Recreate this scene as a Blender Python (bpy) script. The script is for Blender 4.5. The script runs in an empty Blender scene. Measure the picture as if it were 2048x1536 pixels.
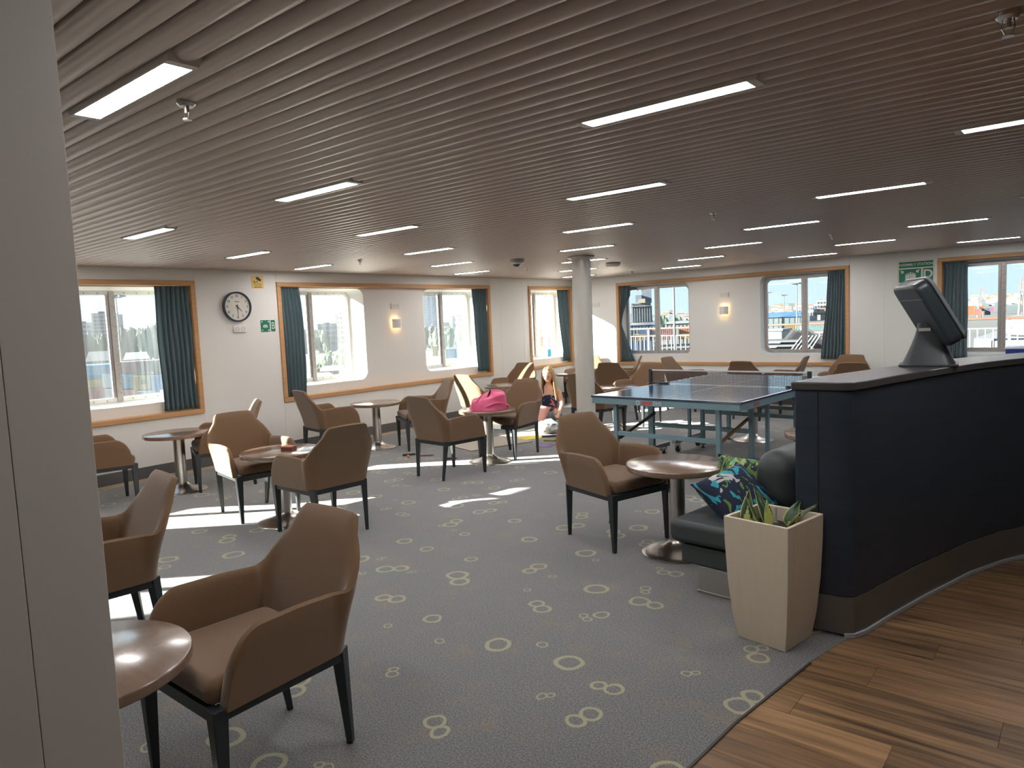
import bpy, bmesh, math, random
from mathutils import Vector, Matrix
R = math.radians
random.seed(7)
sc = bpy.context.scene
C = sc.collection

# ------------------------------------------------------------------ camera, sky, sun, exposure
H = 1.5
YAW, PITCH, ROLL, FPX = R(-39.68), R(5.044), R(-2.504), 1428.1
fw = Vector((math.sin(YAW)*math.cos(PITCH), math.cos(YAW)*math.cos(PITCH), -math.sin(PITCH)))
r0 = Vector((math.cos(YAW), -math.sin(YAW), 0)); u0 = r0.cross(fw)
rt = math.cos(ROLL)*r0 + math.sin(ROLL)*u0; up = rt.cross(fw)
cam_d = bpy.data.cameras.new('camera'); cam = bpy.data.objects.new('camera', cam_d); C.objects.link(cam)
cam_d.sensor_width = 36; cam_d.lens = 36*FPX/2048; cam_d.clip_end = 5000; cam_d.clip_start = .05
m = Matrix.Identity(4)
for i in range(3):
    m[i][0] = rt[i]; m[i][1] = up[i]; m[i][2] = -fw[i]
m[2][3] = H
cam.matrix_world = m
sc.camera = cam

w = bpy.data.worlds.new('sky'); sc.world = w; w.use_nodes = True
wn = w.node_tree; wn.nodes.clear()
o_ = wn.nodes.new('ShaderNodeOutputWorld'); bg = wn.nodes.new('ShaderNodeBackground')
tc = wn.nodes.new('ShaderNodeTexCoord'); sx = wn.nodes.new('ShaderNodeSeparateXYZ'); rp = wn.nodes.new('ShaderNodeValToRGB')
wn.links.new(tc.outputs['Generated'], sx.inputs[0]); wn.links.new(sx.outputs['Z'], rp.inputs[0])
rp.color_ramp.elements[0].position = 0.0; rp.color_ramp.elements[0].color = (.64, .78, .88, 1)
rp.color_ramp.elements[1].position = .7; rp.color_ramp.elements[1].color = (.33, .54, .82, 1)
e = rp.color_ramp.elements.new(.12); e.color = (.58, .76, .90, 1)
wn.links.new(rp.outputs[0], bg.inputs[0]); bg.inputs[1].default_value = .53; wn.links.new(bg.outputs[0], o_.inputs[0])

SUN_AZ, SUN_EL = R(46.5), R(19.2)          # light travels towards +x +y
sl = bpy.data.lights.new('sun', 'SUN'); sun = bpy.data.objects.new('sun', sl); C.objects.link(sun)
sl.energy = 21.0; sl.angle = R(.6); sl.color = (1, .92, .82)
sun.rotation_euler = Vector((math.sin(SUN_AZ)*math.cos(SUN_EL), math.cos(SUN_AZ)*math.cos(SUN_EL), -math.sin(SUN_EL))).to_track_quat('-Z', 'Y').to_euler()
LED = 23.0

vs = sc.view_settings
vs.view_transform = 'Standard'; vs.look = 'None'; vs.exposure = 1.48; vs.gamma = 1.0; vs.use_curve_mapping = False
try:
    sc.cycles.use_denoising = True
    sc.cycles.max_bounces = 6; sc.cycles.diffuse_bounces = 4; sc.cycles.glossy_bounces = 3; sc.cycles.transparent_max_bounces = 8
    sc.cycles.caustics_reflective = False; sc.cycles.caustics_refractive = False
    sc.cycles.use_adaptive_sampling = True; sc.cycles.adaptive_threshold = .03
    sc.cycles.sample_clamp_indirect = 6.0
except Exception: pass

def ray(px, py):
    return (rt*((px-1024)/FPX) - up*((py-768)/FPX) + fw)
def at(px, py, d):                         # world point seen at a pixel, d metres deep
    return Vector((0, 0, H)) + ray(px, py)*d

# ------------------------------------------------------------------ materials
MATS = {}
def mat(name, col, rough=.5, metal=0, spec=.5, emit=None, es=0, coat=0, sheen=0, bump=None, noise=None, alpha=None):
    if name in MATS: return MATS[name]
    mt = bpy.data.materials.new(name); mt.use_nodes = True; nt = mt.node_tree; b = nt.nodes['Principled BSDF']
    b.inputs['Base Color'].default_value = (*col, 1); b.inputs['Roughness'].default_value = rough
    b.inputs['Metallic'].default_value = metal; b.inputs['Specular IOR Level'].default_value = spec
    b.inputs['Coat Weight'].default_value = coat; b.inputs['Coat Roughness'].default_value = .15
    b.inputs['Sheen Weight'].default_value = sheen
    if emit: b.inputs['Emission Color'].default_value = (*emit, 1); b.inputs['Emission Strength'].default_value = es
    tx = nt.nodes.new('ShaderNodeTexCoord')
    if noise:                               # (scale xyz, amount, detail): mottled colour
        s, amt, det = noise
        mp = nt.nodes.new('ShaderNodeMapping'); nz = nt.nodes.new('ShaderNodeTexNoise'); mx = nt.nodes.new('ShaderNodeMix'); mx.data_type = 'RGBA'
        mp.inputs['Scale'].default_value = s; nz.inputs['Scale'].default_value = 1; nz.inputs['Detail'].default_value = det
        nt.links.new(tx.outputs['Object'], mp.inputs[0]); nt.links.new(mp.outputs[0], nz.inputs[0])
        mx.inputs['A'].default_value = (*[max(0, c*(1-amt)) for c in col], 1); mx.inputs['B'].default_value = (*[min(1, c*(1+amt)) for c in col], 1)
        nt.links.new(nz.outputs['Fac'], mx.inputs['Factor']); nt.links.new(mx.outputs['Result'], b.inputs['Base Color'])
    if bump:
        s, st = bump
        nz = nt.nodes.new('ShaderNodeTexNoise'); nz.inputs['Scale'].default_value = s; nz.inputs['Detail'].default_value = 3
        bp = nt.nodes.new('ShaderNodeBump'); bp.inputs['Strength'].default_value = st; bp.inputs['Distance'].default_value = .002
        nt.links.new(tx.outputs['Object'], nz.inputs[0]); nt.links.new(nz.outputs['Fac'], bp.inputs['Height']); nt.links.new(bp.outputs[0], b.inputs['Normal'])
    MATS[name] = mt
    return mt

def node_mat(name):
    mt = bpy.data.materials.new(name); mt.use_nodes = True; MATS[name] = mt
    return mt, mt.node_tree, mt.node_tree.nodes['Principled BSDF']

WALL = mat('wall_paint', (.79, .76, .71), .42, spec=.35, noise=((1.2, 1.2, 1.2), .03, 2))
FARWALL = mat('wall_paint_far', (.80, .79, .75), .3, spec=.45, noise=((1.2, 1.2, 1.2), .03, 2))
PILLAR = mat('pillar_laminate', (.60, .55, .49), .35, spec=.4, noise=((2.5, 2.5, 2.5), .06, 4))
WOOD = mat('trim_wood', (.56, .31, .14), .4, spec=.4, noise=((3, 3, 60), .22, 3))
SLAT = mat('slat_metal', (.60, .505, .455), .36, metal=.2, spec=.5)
SLATDARK = mat('ceiling_void', (.05, .045, .04), .8)
METAL = mat('brushed_steel', (.55, .51, .47), .28, metal=1, noise=((4, 4, 4), .1, 2))
KICK = mat('kick_plate_steel', (.16, .155, .15), .35, metal=.4)
CHROME = mat('chrome', (.75, .75, .75), .12, metal=1)
FABRIC = mat('chair_fabric', (.180, .104, .055), .85, spec=.2, sheen=.35, bump=(700, .25), noise=((300, 300, 300), .14, 2))
LEG = mat('chair_leg_paint', (.022, .028, .032), .42, spec=.5)
TOPWOOD = mat('table_top_laminate', (.20, .125, .085), .25, spec=.6, coat=1.0, noise=((4, 60, 4), .2, 4))
CREAM = mat('column_paint', (.60, .58, .52), .22, spec=.5, coat=.3)
WHITE = mat('white_plastic', (.78, .76, .72), .35)
BLACKP = mat('black_plastic', (.03, .034, .038), .38)
DARKG = mat('dark_grey', (.06, .06, .06), .5)
CURTAIN = mat('curtain_cloth', (.085, .135, .150), .8, sheen=.3, noise=((30, 30, 2), .25, 2))
FRAMEM = mat('window_steel', (.46, .42, .39), .4, metal=.5, noise=((20, 20, 20), .2, 3))
WFRAME = mat('window_white_paint', (.80, .78, .74), .35)
COUNTER = mat('counter_laminate', (.028, .040, .058), .45, spec=.4, noise=((3, 3, 25), .25, 3))
COUNTERTOP = mat('counter_top_laminate', (.060, .056, .055), .32, spec=.5, noise=((6, 30, 6), .2, 3))
GREEN = mat('sign_green', (.012, .19, .12), .4)
SIGNW = mat('sign_cream', (.72, .74, .60), .4)
YELLOW = mat('sign_yellow', (.80, .50, .06), .4)
INK = mat('ink', (.02, .02, .025), .5)

def carpet_material():
    mt, nt, b = node_mat('carpet')
    N = nt.nodes.new; L = nt.links.new
    g = N('ShaderNodeNewGeometry')
    def math_(op, a, b_=None):
        n = N('ShaderNodeMath'); n.operation = op
        for i, v in enumerate((a, b_)):
            if v is None: continue
            if isinstance(v, (int, float)): n.inputs[i].default_value = v
            else: L(v, n.inputs[i])
        return n.outputs[0]
    def vm(op, a, b_=None, s=None):
        n = N('ShaderNodeVectorMath'); n.operation = op
        if isinstance(a, tuple): n.inputs[0].default_value = a
        else: L(a, n.inputs[0])
        if b_ is not None:
            if isinstance(b_, tuple): n.inputs[1].default_value = b_
            else: L(b_, n.inputs[1])
        if s is not None:
            if isinstance(s, (int, float)): n.inputs['Scale'].default_value = s
            else: L(s, n.inputs['Scale'])
        return n.outputs['Value'] if op in ('LENGTH', 'DOT_PRODUCT') else n.outputs[0]
    wob = N('ShaderNodeTexNoise'); wob.inputs['Scale'].default_value = 9; wob.inputs['Detail'].default_value = 1
    flat = vm('MULTIPLY', g.outputs['Position'], (1, 1, 0)); L(flat, wob.inputs['Vector'])
    wv = vm('SCALE', vm('SUBTRACT', wob.outputs['Color'], (.5, .5, .5)), s=.032)
    p = vm('MULTIPLY', vm('ADD', flat, wv), (1, 1, 0))
    masks = []
    for S, off, thr, rmin, rmax in ((2.55, (0, 0, 0), .20, .030, .060), (2.7, (7.3, 3.1, 0), .72, .016, .028)):
        q = vm('ADD', p, off)
        v = N('ShaderNodeTexVoronoi'); v.voronoi_dimensions = '2D'; v.inputs['Scale'].default_value = S; v.inputs['Randomness'].default_value = .62
        L(q, v.inputs['Vector'])
        sep = N('ShaderNodeSeparateColor'); L(v.outputs['Color'], sep.inputs[0])
        rr, gg, bb = sep.outputs
        d = vm('SUBTRACT', q, v.outputs['Position']); d = vm('MULTIPLY', d, (1, 1, 0))
        rad = math_('ADD', math_('MULTIPLY', rr, rmax-rmin), rmin)
        wdt = math_('MULTIPLY', rad, .19)
        def ring(dv, r_):
            return math_('LESS_THAN', math_('ABSOLUTE', math_('SUBTRACT', vm('LENGTH', dv), r_)), wdt)
        ang = math_('MULTIPLY', gg, 12.0)
        cb = N('ShaderNodeCombineXYZ'); L(math_('COSINE', ang), cb.inputs[0]); L(math_('SINE', ang), cb.inputs[1])
        offv = vm('SCALE', cb.outputs[0], s=math_('MULTIPLY', rad, .95))
        on = math_('GREATER_THAN', bb, thr)
        r1 = ring(vm('SUBTRACT', d, offv), rad)
        two = math_('GREATER_THAN', bb, thr + (1-thr)*.45)
        r2 = math_('MULTIPLY', ring(vm('ADD', d, offv), math_('MULTIPLY', rad, .82)), two)
        masks.append(math_('MULTIPLY', on, math_('MAXIMUM', r1, r2)))
    ringm = math_('MAXIMUM', masks[0], masks[1])
    n1 = N('ShaderNodeTexNoise'); n1.inputs['Scale'].default_value = 150; n1.inputs['Detail'].default_value = 3; L(flat, n1.inputs['Vector'])
    n2 = N('ShaderNodeTexNoise'); n2.inputs['Scale'].default_value = 6; n2.inputs['Detail'].default_value = 4; L(flat, n2.inputs['Vector'])
    n3 = N('ShaderNodeTexNoise'); n3.inputs['Scale'].default_value = 60; n3.inputs['Detail'].default_value = 3; L(flat, n3.inputs['Vector'])
    c1 = N('ShaderNodeValToRGB'); L(n1.outputs['Fac'], c1.inputs[0])
    c1.color_ramp.elements[0].position = .38; c1.color_ramp.elements[0].color = (.034, .040, .047, 1)
    c1.color_ramp.elements[1].position = .66; c1.color_ramp.elements[1].color = (.205, .20, .195, 1)
    mx = N('ShaderNodeMix'); mx.data_type = 'RGBA'; L(c1.outputs[0], mx.inputs['A']); mx.inputs['B'].default_value = (.25, .145, .06, 1)
    br = N('ShaderNodeMapRange'); L(math_('MULTIPLY', n2.outputs['Fac'], n3.outputs['Fac']), br.inputs['Value'])
    br.inputs['From Min'].default_value = .29; br.inputs['From Max'].default_value = .42; br.inputs['To Max'].default_value = .6
    L(br.outputs[0], mx.inputs['Factor'])
    m2 = N('ShaderNodeMix'); m2.data_type = 'RGBA'; L(mx.outputs['Result'], m2.inputs['A']); m2.inputs['B'].default_value = (.40, .36, .20, 1)
    L(math_('MULTIPLY', ringm, .8), m2.inputs['Factor'])
    L(m2.outputs['Result'], b.inputs['Base Color'])
    b.inputs['Roughness'].default_value = .95; b.inputs['Specular IOR Level'].default_value = .25; b.inputs['Sheen Weight'].default_value = .5; b.inputs['Sheen Roughness'].default_value = .6
    bp = N('ShaderNodeBump'); bp.inputs['Strength'].default_value = .5; bp.inputs['Distance'].default_value = .004
    L(n1.outputs['Fac'], bp.inputs['Height']); L(bp.outputs[0], b.inputs['Normal'])
    return mt
CARPET = carpet_material()

def plank_material():
    mt, nt, b = node_mat('plank_wood')
    N = nt.nodes.new; L = nt.links.new
    g = N('ShaderNodeNewGeometry'); oi = N('ShaderNodeObjectInfo')
    mp = N('ShaderNodeMapping'); mp.inputs['Scale'].default_value = (1.6, 26, 1)
    ad = N('ShaderNodeVectorMath'); ad.operation = 'ADD'
    cb = N('ShaderNodeCombineXYZ'); ml = N('ShaderNodeMath'); ml.operation = 'MULTIPLY'; ml.inputs[1].default_value = 37
    L(oi.outputs['Random'], ml.inputs[0]); L(ml.outputs[0], cb.inputs[0]); L(ml.outputs[0], cb.inputs[1])
    L(g.outputs['Position'], ad.inputs[0]); L(cb.outputs[0], ad.inputs[1]); L(ad.outputs[0], mp.inputs[0])
    nz = N('ShaderNodeTexNoise'); nz.inputs['Scale'].default_value = 1; nz.inputs['Detail'].default_value = 6; nz.inputs['Distortion'].default_value = .6
    L(mp.outputs[0], nz.inputs['Vector'])
    r = N('ShaderNodeValToRGB'); L(nz.outputs['Fac'], r.inputs[0])
    r.color_ramp.elements[0].position = .3; r.color_ramp.elements[0].color = (.085, .046, .022, 1)
    r.color_ramp.elements[1].position = .75; r.color_ramp.elements[1].color = (.46, .265, .130, 1)
    mx = N('ShaderNodeMix'); mx.data_type = 'RGBA'; mx.blend_type = 'MULTIPLY'; mx.inputs['Factor'].default_value = 1
    mr = N('ShaderNodeMapRange'); mr.inputs['To Min'].default_value = .65; mr.inputs['To Max'].default_value = 1.15; L(oi.outputs['Random'], mr.inputs['Value'])
    L(r.outputs[0], mx.inputs['A']); L(mr.outputs[0], mx.inputs['B']); L(mx.outputs['Result'], b.inputs['Base Color'])
    b.inputs['Roughness'].default_value = .42
    return mt
PLANK = plank_material()

def glass_material(name, dirt_haze, dirt_haze_col):
    mt = bpy.data.materials.new(name); mt.use_nodes = True; nt = mt.node_tree; nt.nodes.clear()
    N = nt.nodes.new; L = nt.links.new
    out = N('ShaderNodeOutputMaterial'); tr = N('ShaderNodeBsdfTransparent'); gl = N('ShaderNodeBsdfGlossy'); tl = N('ShaderNodeBsdfTranslucent')
    tr.inputs[0].default_value = (.93, .97, .97, 1); gl.inputs['Roughness'].default_value = .03; tl.inputs[0].default_value = (*dirt_haze_col, 1)
    a = N('ShaderNodeMixShader'); b = N('ShaderNodeMixShader'); a.inputs[0].default_value = .06
    L(tr.outputs[0], a.inputs[1]); L(gl.outputs[0], a.inputs[2])
    tx = N('ShaderNodeTexCoord'); mp = N('ShaderNodeMapping'); mp.inputs['Scale'].default_value = (14, 14, 1.2)   # salt streaks down the pane; this film also stands in for outdoor haze
    nz = N('ShaderNodeTexNoise'); nz.inputs['Scale'].default_value = 1; nz.inputs['Detail'].default_value = 4
    mr = N('ShaderNodeMapRange'); mr.inputs['From Min'].default_value = .35; mr.inputs['From Max'].default_value = .75
    mr.inputs['To Min'].default_value = dirt_haze*.6; mr.inputs['To Max'].default_value = dirt_haze*1.5
    L(tx.outputs['Object'], mp.inputs[0]); L(mp.outputs[0], nz.inputs[0]); L(nz.outputs['Fac'], mr.inputs['Value']); L(mr.outputs[0], b.inputs[0])
    L(a.outputs[0], b.inputs[1]); L(tl.outputs[0], b.inputs[2]); L(b.outputs[0], out.inputs[0])
    return mt
GLASS_L = glass_material('salty_haze_window_glass', .022, (.8, .85, .88))
GLASS_F = glass_material('window_glass', .03, (.8, .85, .88))

# ------------------------------------------------------------------ mesh helpers
class MB:
    def __init__(s): s.v = []; s.f = []
    def add(s, vs_, fs):
        n = len(s.v); s.v += [tuple(v) for v in vs_]; s.f += [tuple(i+n for i in f) for f in fs]; return s
    def box(s, x0, x1, y0, y1, z0, z1):
        return s.add([(x, y, z) for z in (z0, z1) for y in (y0, y1) for x in (x0, x1)],
                     [(0, 2, 3, 1), (4, 5, 7, 6), (0, 1, 5, 4), (2, 6, 7, 3), (0, 4, 6, 2), (1, 3, 7, 5)])
    def cbox(s, c, d): return s.box(c[0]-d[0]/2, c[0]+d[0]/2, c[1]-d[1]/2, c[1]+d[1]/2, c[2]-d[2]/2, c[2]+d[2]/2)
    def bar(s, a, b, wx, wy=None, w1=None):      # square bar between points, optional end size w1
        a, b = Vector(a), Vector(b); d = (b-a).normalized(); wy = wy or wx
        x = d.cross(Vector((0, 0, 1)));
        if x.length < .05: x = Vector((1, 0, 0))
        x.normalize(); y = d.cross(x)
        k = (w1/wx) if w1 else 1
        vs_ = [a+x*sx_*wx/2+y*sy*wy/2 for sx_, sy in ((-1, -1), (1, -1), (1, 1), (-1, 1))] + [b+(x*sx_*wx/2+y*sy*wy/2)*k for sx_, sy in ((-1, -1), (1, -1), (1, 1), (-1, 1))]
        return s.add(vs_, [(0, 3, 2, 1), (4, 5, 6, 7), (0, 1, 5, 4), (1, 2, 6, 5), (2, 3, 7, 6), (3, 0, 4, 7)])
    def lathe(s, prof, n=32, c=(0, 0, 0), axis='z', a0=0, a1=2*math.pi):
        full = abs(a1-a0-2*math.pi) < 1e-6; k = n if full else n+1
        vs_ = []
        for i in range(k):
            a = a0+(a1-a0)*i/n
            for r, z in prof:
                p = (r*math.cos(a), r*math.sin(a), z)
                if axis == 'x': p = (p[2], p[0], p[1])
                elif axis == 'y': p = (p[0], p[2], p[1])
                vs_.append((p[0]+c[0], p[1]+c[1], p[2]+c[2]))
        m_ = len(prof); fs = []
        for i in range(n):
            j = (i+1) % k
            for q in range(m_-1):
                f = (i*m_+q, j*m_+q, j*m_+q+1, i*m_+q+1)
                fs.append(f if axis != 'y' else f[::-1])
        return s.add(vs_, fs)
    def tube(s, pts, r, n=8, r1=None):
        pts = [Vector(p) for p in pts]; vs_ = []
        for i, p in enumerate(pts):
            d = (pts[min(i+1, len(pts)-1)]-pts[max(i-1, 0)]).normalized()
            x = d.cross(Vector((0, 0, 1)));
            if x.length < .05: x = d.cross(Vector((0, 1, 0)))
            x.normalize(); y = d.cross(x)
            rr = r if r1 is None else r+(r1-r)*i/(len(pts)-1)
            for k in range(n):
                a = 2*math.pi*k/n; vs_.append(p+x*math.cos(a)*rr+y*math.sin(a)*rr)
        fs = [(i*n+k, i*n+(k+1) % n, (i+1)*n+(k+1) % n, (i+1)*n+k) for i in range(len(pts)-1) for k in range(n)]
        fs += [tuple(range(n))[::-1], tuple((len(pts)-1)*n+k for k in range(n))]
        return s.add(vs_, fs)
    def prism(s, poly, z0, z1):
        n = len(poly)
        return s.add([(x, y, z0) for x, y in poly]+[(x, y, z1) for x, y in poly],
                     [tuple(range(n))[::-1], tuple(range(n, 2*n))]+[(i, (i+1) % n, n+(i+1) % n, n+i) for i in range(n)])
    def grid(s, pts, nu, nv, close_u=False):
        fs = []
        for i in range(nu if close_u else nu-1):
            for j in range(nv-1):
                a = i*nv+j; b = ((i+1) % nu)*nv+j; fs.append((a, b, b+1, a+1))
        return s.add(pts, fs)
    def mesh(s, name, ang=35, fix=True):
        me = bpy.data.meshes.new(name); me.from_pydata(s.v, [], s.f)
        if fix:
            bm = bmesh.new(); bm.from_mesh(me); bmesh.ops.recalc_face_normals(bm, faces=bm.faces); bm.to_mesh(me); bm.free()
        me.polygons.foreach_set('use_smooth', [True]*len(me.polygons)); me.set_sharp_from_angle(angle=R(ang)); me.update()
        return me

def ob(name, mb, material, parent=None, loc=None, rot=None, bevel=0, seg=2, ang=35, label=None, sub=0, kind=None):
    me = mb.mesh(name, ang) if isinstance(mb, MB) else mb
    if material: me.materials.clear(); me.materials.append(material)
    o = bpy.data.objects.new(name, me); C.objects.link(o)
    if parent: o.parent = parent
    if loc is not None: o.location = loc
    if rot is not None: o.rotation_euler = rot
    if bevel:
        b = o.modifiers.new('bevel', 'BEVEL'); b.width = bevel; b.segments = seg; b.limit_method = 'ANGLE'; b.angle_limit = R(40); b.harden_normals = True
    if sub:
        b = o.modifiers.new('sub', 'SUBSURF'); b.levels = sub; b.render_levels = sub
    if label: o['label'] = label
    if kind: o['kind'] = kind
    return o
def tag(o, label, cat, group=None):
    o['label'] = label; o['category'] = cat
    if group: o['group'] = group
    return o
def thing(name, label, cat, loc=(0, 0, 0), rz=0, group=None):
    o = bpy.data.objects.new(name, None); C.objects.link(o); o.location = loc; o.rotation_euler = (0, 0, rz); o.empty_display_size = .1
    return tag(o, label, cat, group)
def struct(name, mb, material, parent=None, **k):
    o = ob(name, mb, material, parent, **k)
    if not parent: o['kind'] = 'structure'
    return o
def sempty(name, loc=(0, 0, 0)):
    o = bpy.data.objects.new(name, None); C.objects.link(o); o.location = loc; o['kind'] = 'structure'; o.empty_display_size = .1
    return o
def dup(root, loc, rz, label, group=None):
    def cp(o, par):
        c = o.copy(); C.objects.link(c); c.parent = par
        for ch in kids.get(o.name, ()): cp(ch, c)
        return c
    kids = {}
    for o in root.children_recursive: kids.setdefault(o.parent.name, []).append(o)
    r = cp(root, None); r.location = loc; r.rotation_euler = (0, 0, rz); r['label'] = label
    if group: r['group'] = group
    return r
_txt = {}
def text_mesh(s, size, extrude=.0006, align='CENTER', bold=0):
    cu = bpy.data.curves.new('lettering', 'FONT'); cu.body = s; cu.size = size; cu.extrude = extrude; cu.align_x = align; cu.align_y = 'CENTER'; cu.offset = bold
    cu.resolution_u = 3
    o = bpy.data.objects.new('lettering', cu); C.objects.link(o); bpy.context.view_layer.update()
    me = bpy.data.meshes.new_from_object(o.evaluated_get(bpy.context.evaluated_depsgraph_get()))
    bpy.data.objects.remove(o); me.name = 'lettering'
    return me
def rrect(w_, h_, r, n=8, cx=0, cy=0):
    pts = []
    for sx_, sy, a0 in ((1, 1, 0), (-1, 1, 90), (-1, -1, 180), (1, -1, 270)):
        for i in range(n+1):
            a = R(a0+90*i/n); pts.append((cx+sx_*(w_/2-r)+r*math.cos(a), cy+sy*(h_/2-r)+r*math.sin(a)))
    return pts
def holed(outer, holes):                       # planar polygon with holes -> (verts, tris) in 2D
    bm = bmesh.new(); es = []
    for lp in [outer]+holes:
        vv = [bm.verts.new((x, y, 0)) for x, y in lp]
        es += [bm.edges.new((vv[i], vv[(i+1) % len(vv)])) for i in range(len(vv))]
    bmesh.ops.triangle_fill(bm, use_beauty=True, use_dissolve=False, edges=es)
    bm.verts.index_update()
    vs_ = [(v.co.x, v.co.y) for v in bm.verts]; fs = [tuple(v.index for v in f.verts) for f in bm.faces]; bm.free()
    return vs_, fs

# ------------------------------------------------------------------ room shell
XL, YF, ZC = -7.642, 11.066, 2.211
XR, YB = 4.2, -3.2
ZT, ZB = 2.083, .635                            # wooden frame outer heights
# floor: carpet over a sub floor, wood planks on the bar side
floor = struct('floor', MB().box(XL-.45, XR+.2, YB-.2, YF+.45, -.30, -.03), DARKG)
edge = [(-1.06, YB), (-1.055, 1.0), (-1.03, 2.06), (-1.01, 2.4), (-.93, 3.02), (-.87, 3.31), (-.80, 3.55), (-.68, 4.02), (-.54, 4.52), (-.42, 4.8), (-.32, 4.96), (0, 5.45), (.5, 6.1), (1.2, 6.9), (XR, 8.6)]
struct('carpet', MB().prism([(XL, YB)]+edge+[(XR, YF), (XL, YF)], -.03, 0), CARPET, floor)
em = MB()
for a, b in zip(edge[0:4], edge[1:5]): em.bar((a[0]+.004, a[1], -.001), (b[0]+.004, b[1], -.001), .010, .004)
struct('carpet_edge_strip', em, mat('edge_strip', (.05, .045, .04), .5), floor)
PW = .186
pm = {}
y = .35; row = 0
while y < 6.2:
    x = -1.14 + (.0, .62, .27, .9, .45)[row % 5] - 1.24
    while x < 3.2:
        x1 = x + 1.24
        a, b = max(x, -1.14), min(x1, 3.2)
        if b-a > .02 and not (y > 4.2 and b < -.6):
            key = round(b-a, 3)
            if key not in pm: pm[key] = MB().box(0, b-a-.0015, 0, PW-.0015, -.02, -.004).mesh('plank')
            ob('plank', pm[key], PLANK, floor, (a, y, 0))
        x = x1
    y += PW; row += 1

# walls as panels around the framed window openings
def wall_panels(root, axis, base, thick, cells, material):
    for (a0, a1, z0, z1) in cells:
        mb = MB()
        if axis == 'x': mb.box(base-thick, base, a0, a1, z0, z1)
        else: mb.box(a0, a1, base, base+thick, z0, z1)
        ob('wall_panel', mb, material, root, bevel=.0025, seg=1)
wl = sempty('wall_left', (0, 0, 0))
FRL = [(-4.90, -1.04), (.0, 3.868), (4.87, 8.738), (9.75, 11.035)]
cells = []
prev = YB-.3
for a, b in FRL+[(YF+.4, None)]:
    cuts = [prev]+[c for c in (8.99, 9.59) if prev < c < a]+[a]
    cells += [(cuts[i], cuts[i+1], 0, ZC+.1) for i in range(len(cuts)-1)]
    if b is None: break
    mids = [a]+[a+(b-a)*.5]*(b-a > 2)+[b]
    cells += [(mids[i], mids[i+1], 0, ZB) for i in range(len(mids)-1)]+[(mids[i], mids[i+1], ZT, ZC+.1) for i in range(len(mids)-1)]
    prev = b
wall_panels(wl, 'x', XL, .36, [(a, b, z0, z1) for a, b, z0, z1 in cells], WALL)
wf = sempty('wall_far', (0, 0, 0))
FRF = [(-6.68, -2.815), (-1.712, 2.15)]
cells = []; prev = XL-.36
for a, b in FRF+[(XR+.3, None)]:
    cuts = [prev]+[c for c in (-2.363,) if prev < c < a]+[a]
    cells += [(cuts[i], cuts[i+1], 0, ZC+.1) for i in range(len(cuts)-1)]
    if b is None: break
    mids = [a, a+(b-a)*.42, a+(b-a)*.84, b]
    cells += [(mids[i], mids[i+1], 0, ZB) for i in range(3)]+[(mids[i], mids[i+1], ZT, ZC+.1) for i in range(3)]
    prev = b
wall_panels(wf, 'y', YF, .30, cells, FARWALL)
struct('wall_right', MB().box(XR, XR+.2, YB-.2, YF, 0, ZC+.1), WALL)
struct('wall_back', MB().box(XL, XR+.2, YB-.2, YB, 0, ZC+.1), WALL)
# near pillar on the left
pil = sempty('wall_partition')
ob('wall_panel', MB().box(-1.35, -.926, .24625, .33, 0, ZC+.05), PILLAR, pil, bevel=.0008, seg=1)
ob('wall_panel', MB().box(-1.35, -.926, -1.0, .24575, 0, ZC+.05), PILLAR, pil, bevel=.0008, seg=1)
ob('wall_core', MB().box(-1.3, -.930, -.9, .3, 0, ZC+.05), DARKG, pil)

# baseboards
bl = struct('baseboard_left', MB().box(XL, XL+.012, YB, YF, .04, .155), KICK)
ob('baseboard_cap', MB().box(XL, XL+.016, YB, YF, .0, .035), mat('beige_strip', (.58, .47, .36), .5), bl)
bf = struct('baseboard_far', MB().box(XL, XR, YF-.012, YF, .04, .155), KICK)
ob('baseboard_cap', MB().box(XL, XR, YF-.016, YF, .0, .035), MATS['beige_strip'], bf)

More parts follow.
